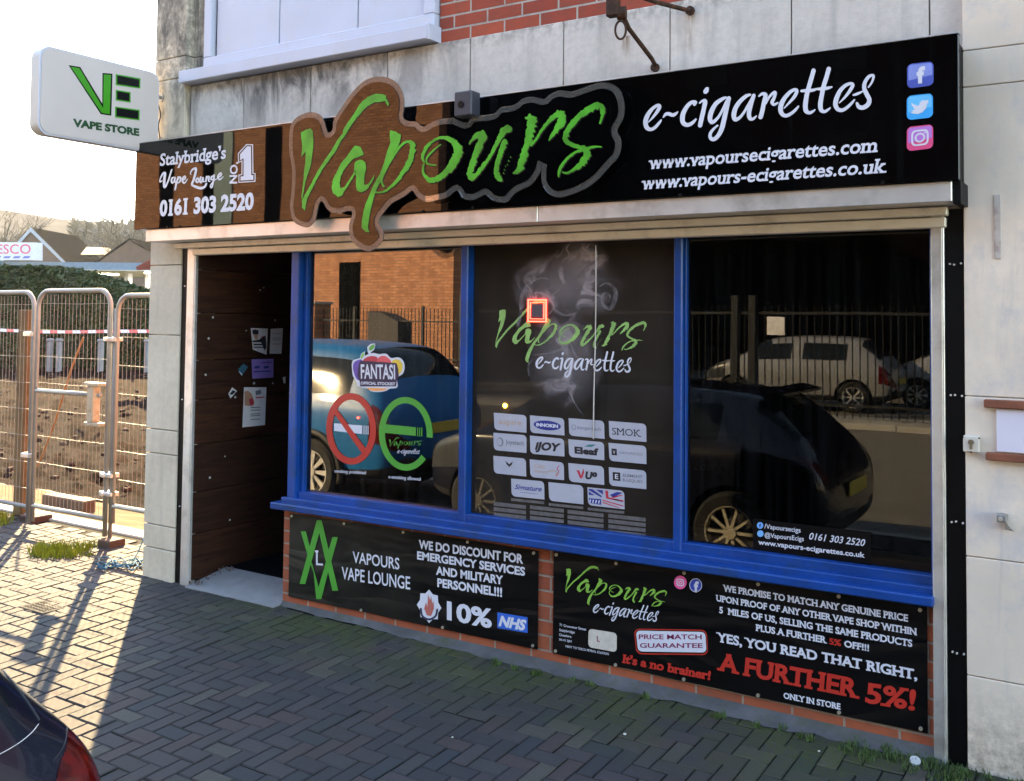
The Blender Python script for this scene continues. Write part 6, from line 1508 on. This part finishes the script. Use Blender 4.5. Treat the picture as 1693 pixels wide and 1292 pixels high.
house('brick gable with pale bargeboards behind the red lettered sign', (53, 379), (-2, 440), (108, 434), 112, 12, M['housebrick'], mat('pale_bargeboard', (.20, .23, .28), .6))
house('brown gable beside the stone pier beyond the canopy', (216, 397), (158, 437), (276, 433), 105, 10, M['housebrick'])
house('low brick gable with a pale side roof between the other two', (97, 404), (66, 440), (138, 440), 128, 9, M['housebrick'])
A1, A2, A3, A4 = aD(104, 407, 127), aD(180, 410, 120), aD(172, 421, 116), aD(128, 421, 119)
k = MB(); k.prism([A1, A2, A3, A4], (0, .3, -.2)); RR = tag(k.build('roof_slope', mat('sunlit_tiles', (.04, .034, .026), .8)), 'pale sunlit roof slope between the two brown gables', 'roof'); 
# bare trees
M['twig'] = mat('winter_twigs', (.06, .048, .036), .9, spec=.05, var=.3, vs=.6)
def bare_tree(label, px, py_top, D, spread, seed):
    random.seed(seed); base = aD(px, 520, D); base.z = -.5+ (0 if D < 140 else 3); topz = aD(px, py_top, D).z; Ht = topz-base.z
    t = empty('bare_tree', label, 'tree', tuple(base), 0, 'bare winter trees'); tr = MB(); cr = MB()
    def grow(p, d, l, r, lev):
        n = 3; pts = [p]
        for i in range(n): d = (d+Vector((random.gauss(0, .12), random.gauss(0, .12), random.gauss(.03, .08)))).normalized(); p = p+d*(l/n); pts.append(p)
        rr = [r*(1-.45*i/n) for i in range(n+1)]
        (tr if lev == 0 else cr).tube([tuple(q) for q in pts], rr, 5 if lev < 2 else 3, caps=False)
        if lev >= (5 if D < 122 else 4): return
        for c_ in range(3 if lev > 0 else 5):
            f = pts[-1] if c_ == 0 else pts[random.randint(1, n)]
            nd = (d+Vector((random.gauss(0, spread), random.gauss(0, spread), random.gauss(.15, .3)))).normalized()
            grow(f, nd, l*random.uniform(.62, .8), r*.56, lev+1)
    grow(base, Vector((0, 0, 1)), Ht*.36, Ht*.018, 0)
    tr.build('trunk', M['twig'], t); cr.build('crown', M['twig'], t)
for i, (px, py, D, s) in enumerate(((12, 312, 120, .55), (-30, 330, 115, .55), (178, 322, 130, .5), (208, 326, 125, .55), (228, 318, 118, .5), (236, 345, 110, .5))):
    bare_tree(['bare tree at the far left edge above the store sign', 'bare tree outside the left edge beyond the filling station', 'tall thin bare tree on the hillside left of the fascia end', 'bare tree right of the thin tall one on the hillside', 'bushy bare tree close to the fascia end', 'short bare tree beside the stone pier under the fascia end'][i], px, py, D, s, 20+i)
# wooded hill
M['hill'] = mat('wooded_hillside', (.036, .031, .027), .95, spec=.0, var=.35, vs=.03)
hl = [(-700, 250), (-400, 300), (-150, 328), (0, 346), (50, 354), (100, 362), (150, 366), (220, 372), (300, 385), (600, 430), (1100, 470)]
vs = []; fs = []; ny = 10
for i, (px, py) in enumerate(hl):
    far = aD(px, py, 620); near = aD(px, 524, 190)
    for j in range(ny+1):
        t_ = j/ny; p = near.lerp(far, t_); p.z = -1+(far.z+1)*(t_**1.25)+(4*noise.noise(Vector((p.x*.01, p.y*.01, 0))) if 0 < j < ny else 0); vs.append(tuple(p))
n = ny+1
for i in range(len(hl)-1):
    for j in range(ny): a_ = i*n+j; fs.append((a_, a_+n, a_+n+1, a_+1))
me = bpy.data.meshes.new('hill'); me.from_pydata(vs, [], fs); me.materials.append(M['hill']); tag(link('hill', me, None, None, True), kind='structure')
random.seed(9); k = MB()
for i in range(2600):
    px = random.uniform(-60, 262); D = random.uniform(150, 330); hb = {0: 398, 1: 392}[0]; top_ = 392-(D-150)*.12 + (-10 if 120 < px < 240 else 22)
    p = aD(px, random.uniform(top_, 432), D); s = random.uniform(.8, 2.2)
    for q_ in range(3):
        v1 = Vector((random.gauss(0, 1), random.gauss(0, 1), random.gauss(0, 1.3))).normalized(); v2 = v1.orthogonal().normalized(); c_ = p+v1*random.uniform(-1, 1)
        k.add([c_-v1*s, c_-v2*.14*s, c_+v1*s, c_+v2*.14*s], [(0, 1, 2, 3)])
tag(k.build('winter_wood', mat('winter_wood', (.075, .062, .045), .95, var=.35, vs=.05)), 'brown leafless wood covering the slope behind the houses', kind='stuff')
# pale ghosted lettering inside the right window
a = Art(); IF = Face(Y=.128); zI = Zm(IF, 1130, 640, 4.1688)
text(a, zI, "Vape", (-20, 478), (168, 478), (-10, 432), .005, italic=.2); text(a, zI, "Lounge", (75, 575), (305, 575), (85, 510), .005, italic=.2); text(a, zI, "e-cigarettes", (40, 345), (298, 338), (42, 305), .0, italic=.2)
LWI = empty('window_lettering', 'faint grey script lettering low at the left side of the right window', 'window lettering'); a.build('lettering', IF, .0, mat('faint_print', (.12, .12, .13), .6), LWI)

# ================================================================== air: the low sun hazes the far slope
k = MB(); k.box(-760, 900, -60, 900, -1.5, 260)
m = bpy.data.materials.new('haze_air'); m.use_nodes = True; nt = m.node_tree; nt.nodes.clear()
o_ = N(nt, 'ShaderNodeOutputMaterial'); v_ = N(nt, 'ShaderNodeVolumePrincipled'); v_.inputs['Color'].default_value = (.9, .93, 1, 1); v_.inputs['Density'].default_value = .00014; v_.inputs['Anisotropy'].default_value = .3
nt.links.new(v_.outputs[0], o_.inputs['Volume'])
tag(k.build('haze', m), 'thin pale haze in the low sunlight over the far slope', kind='stuff')
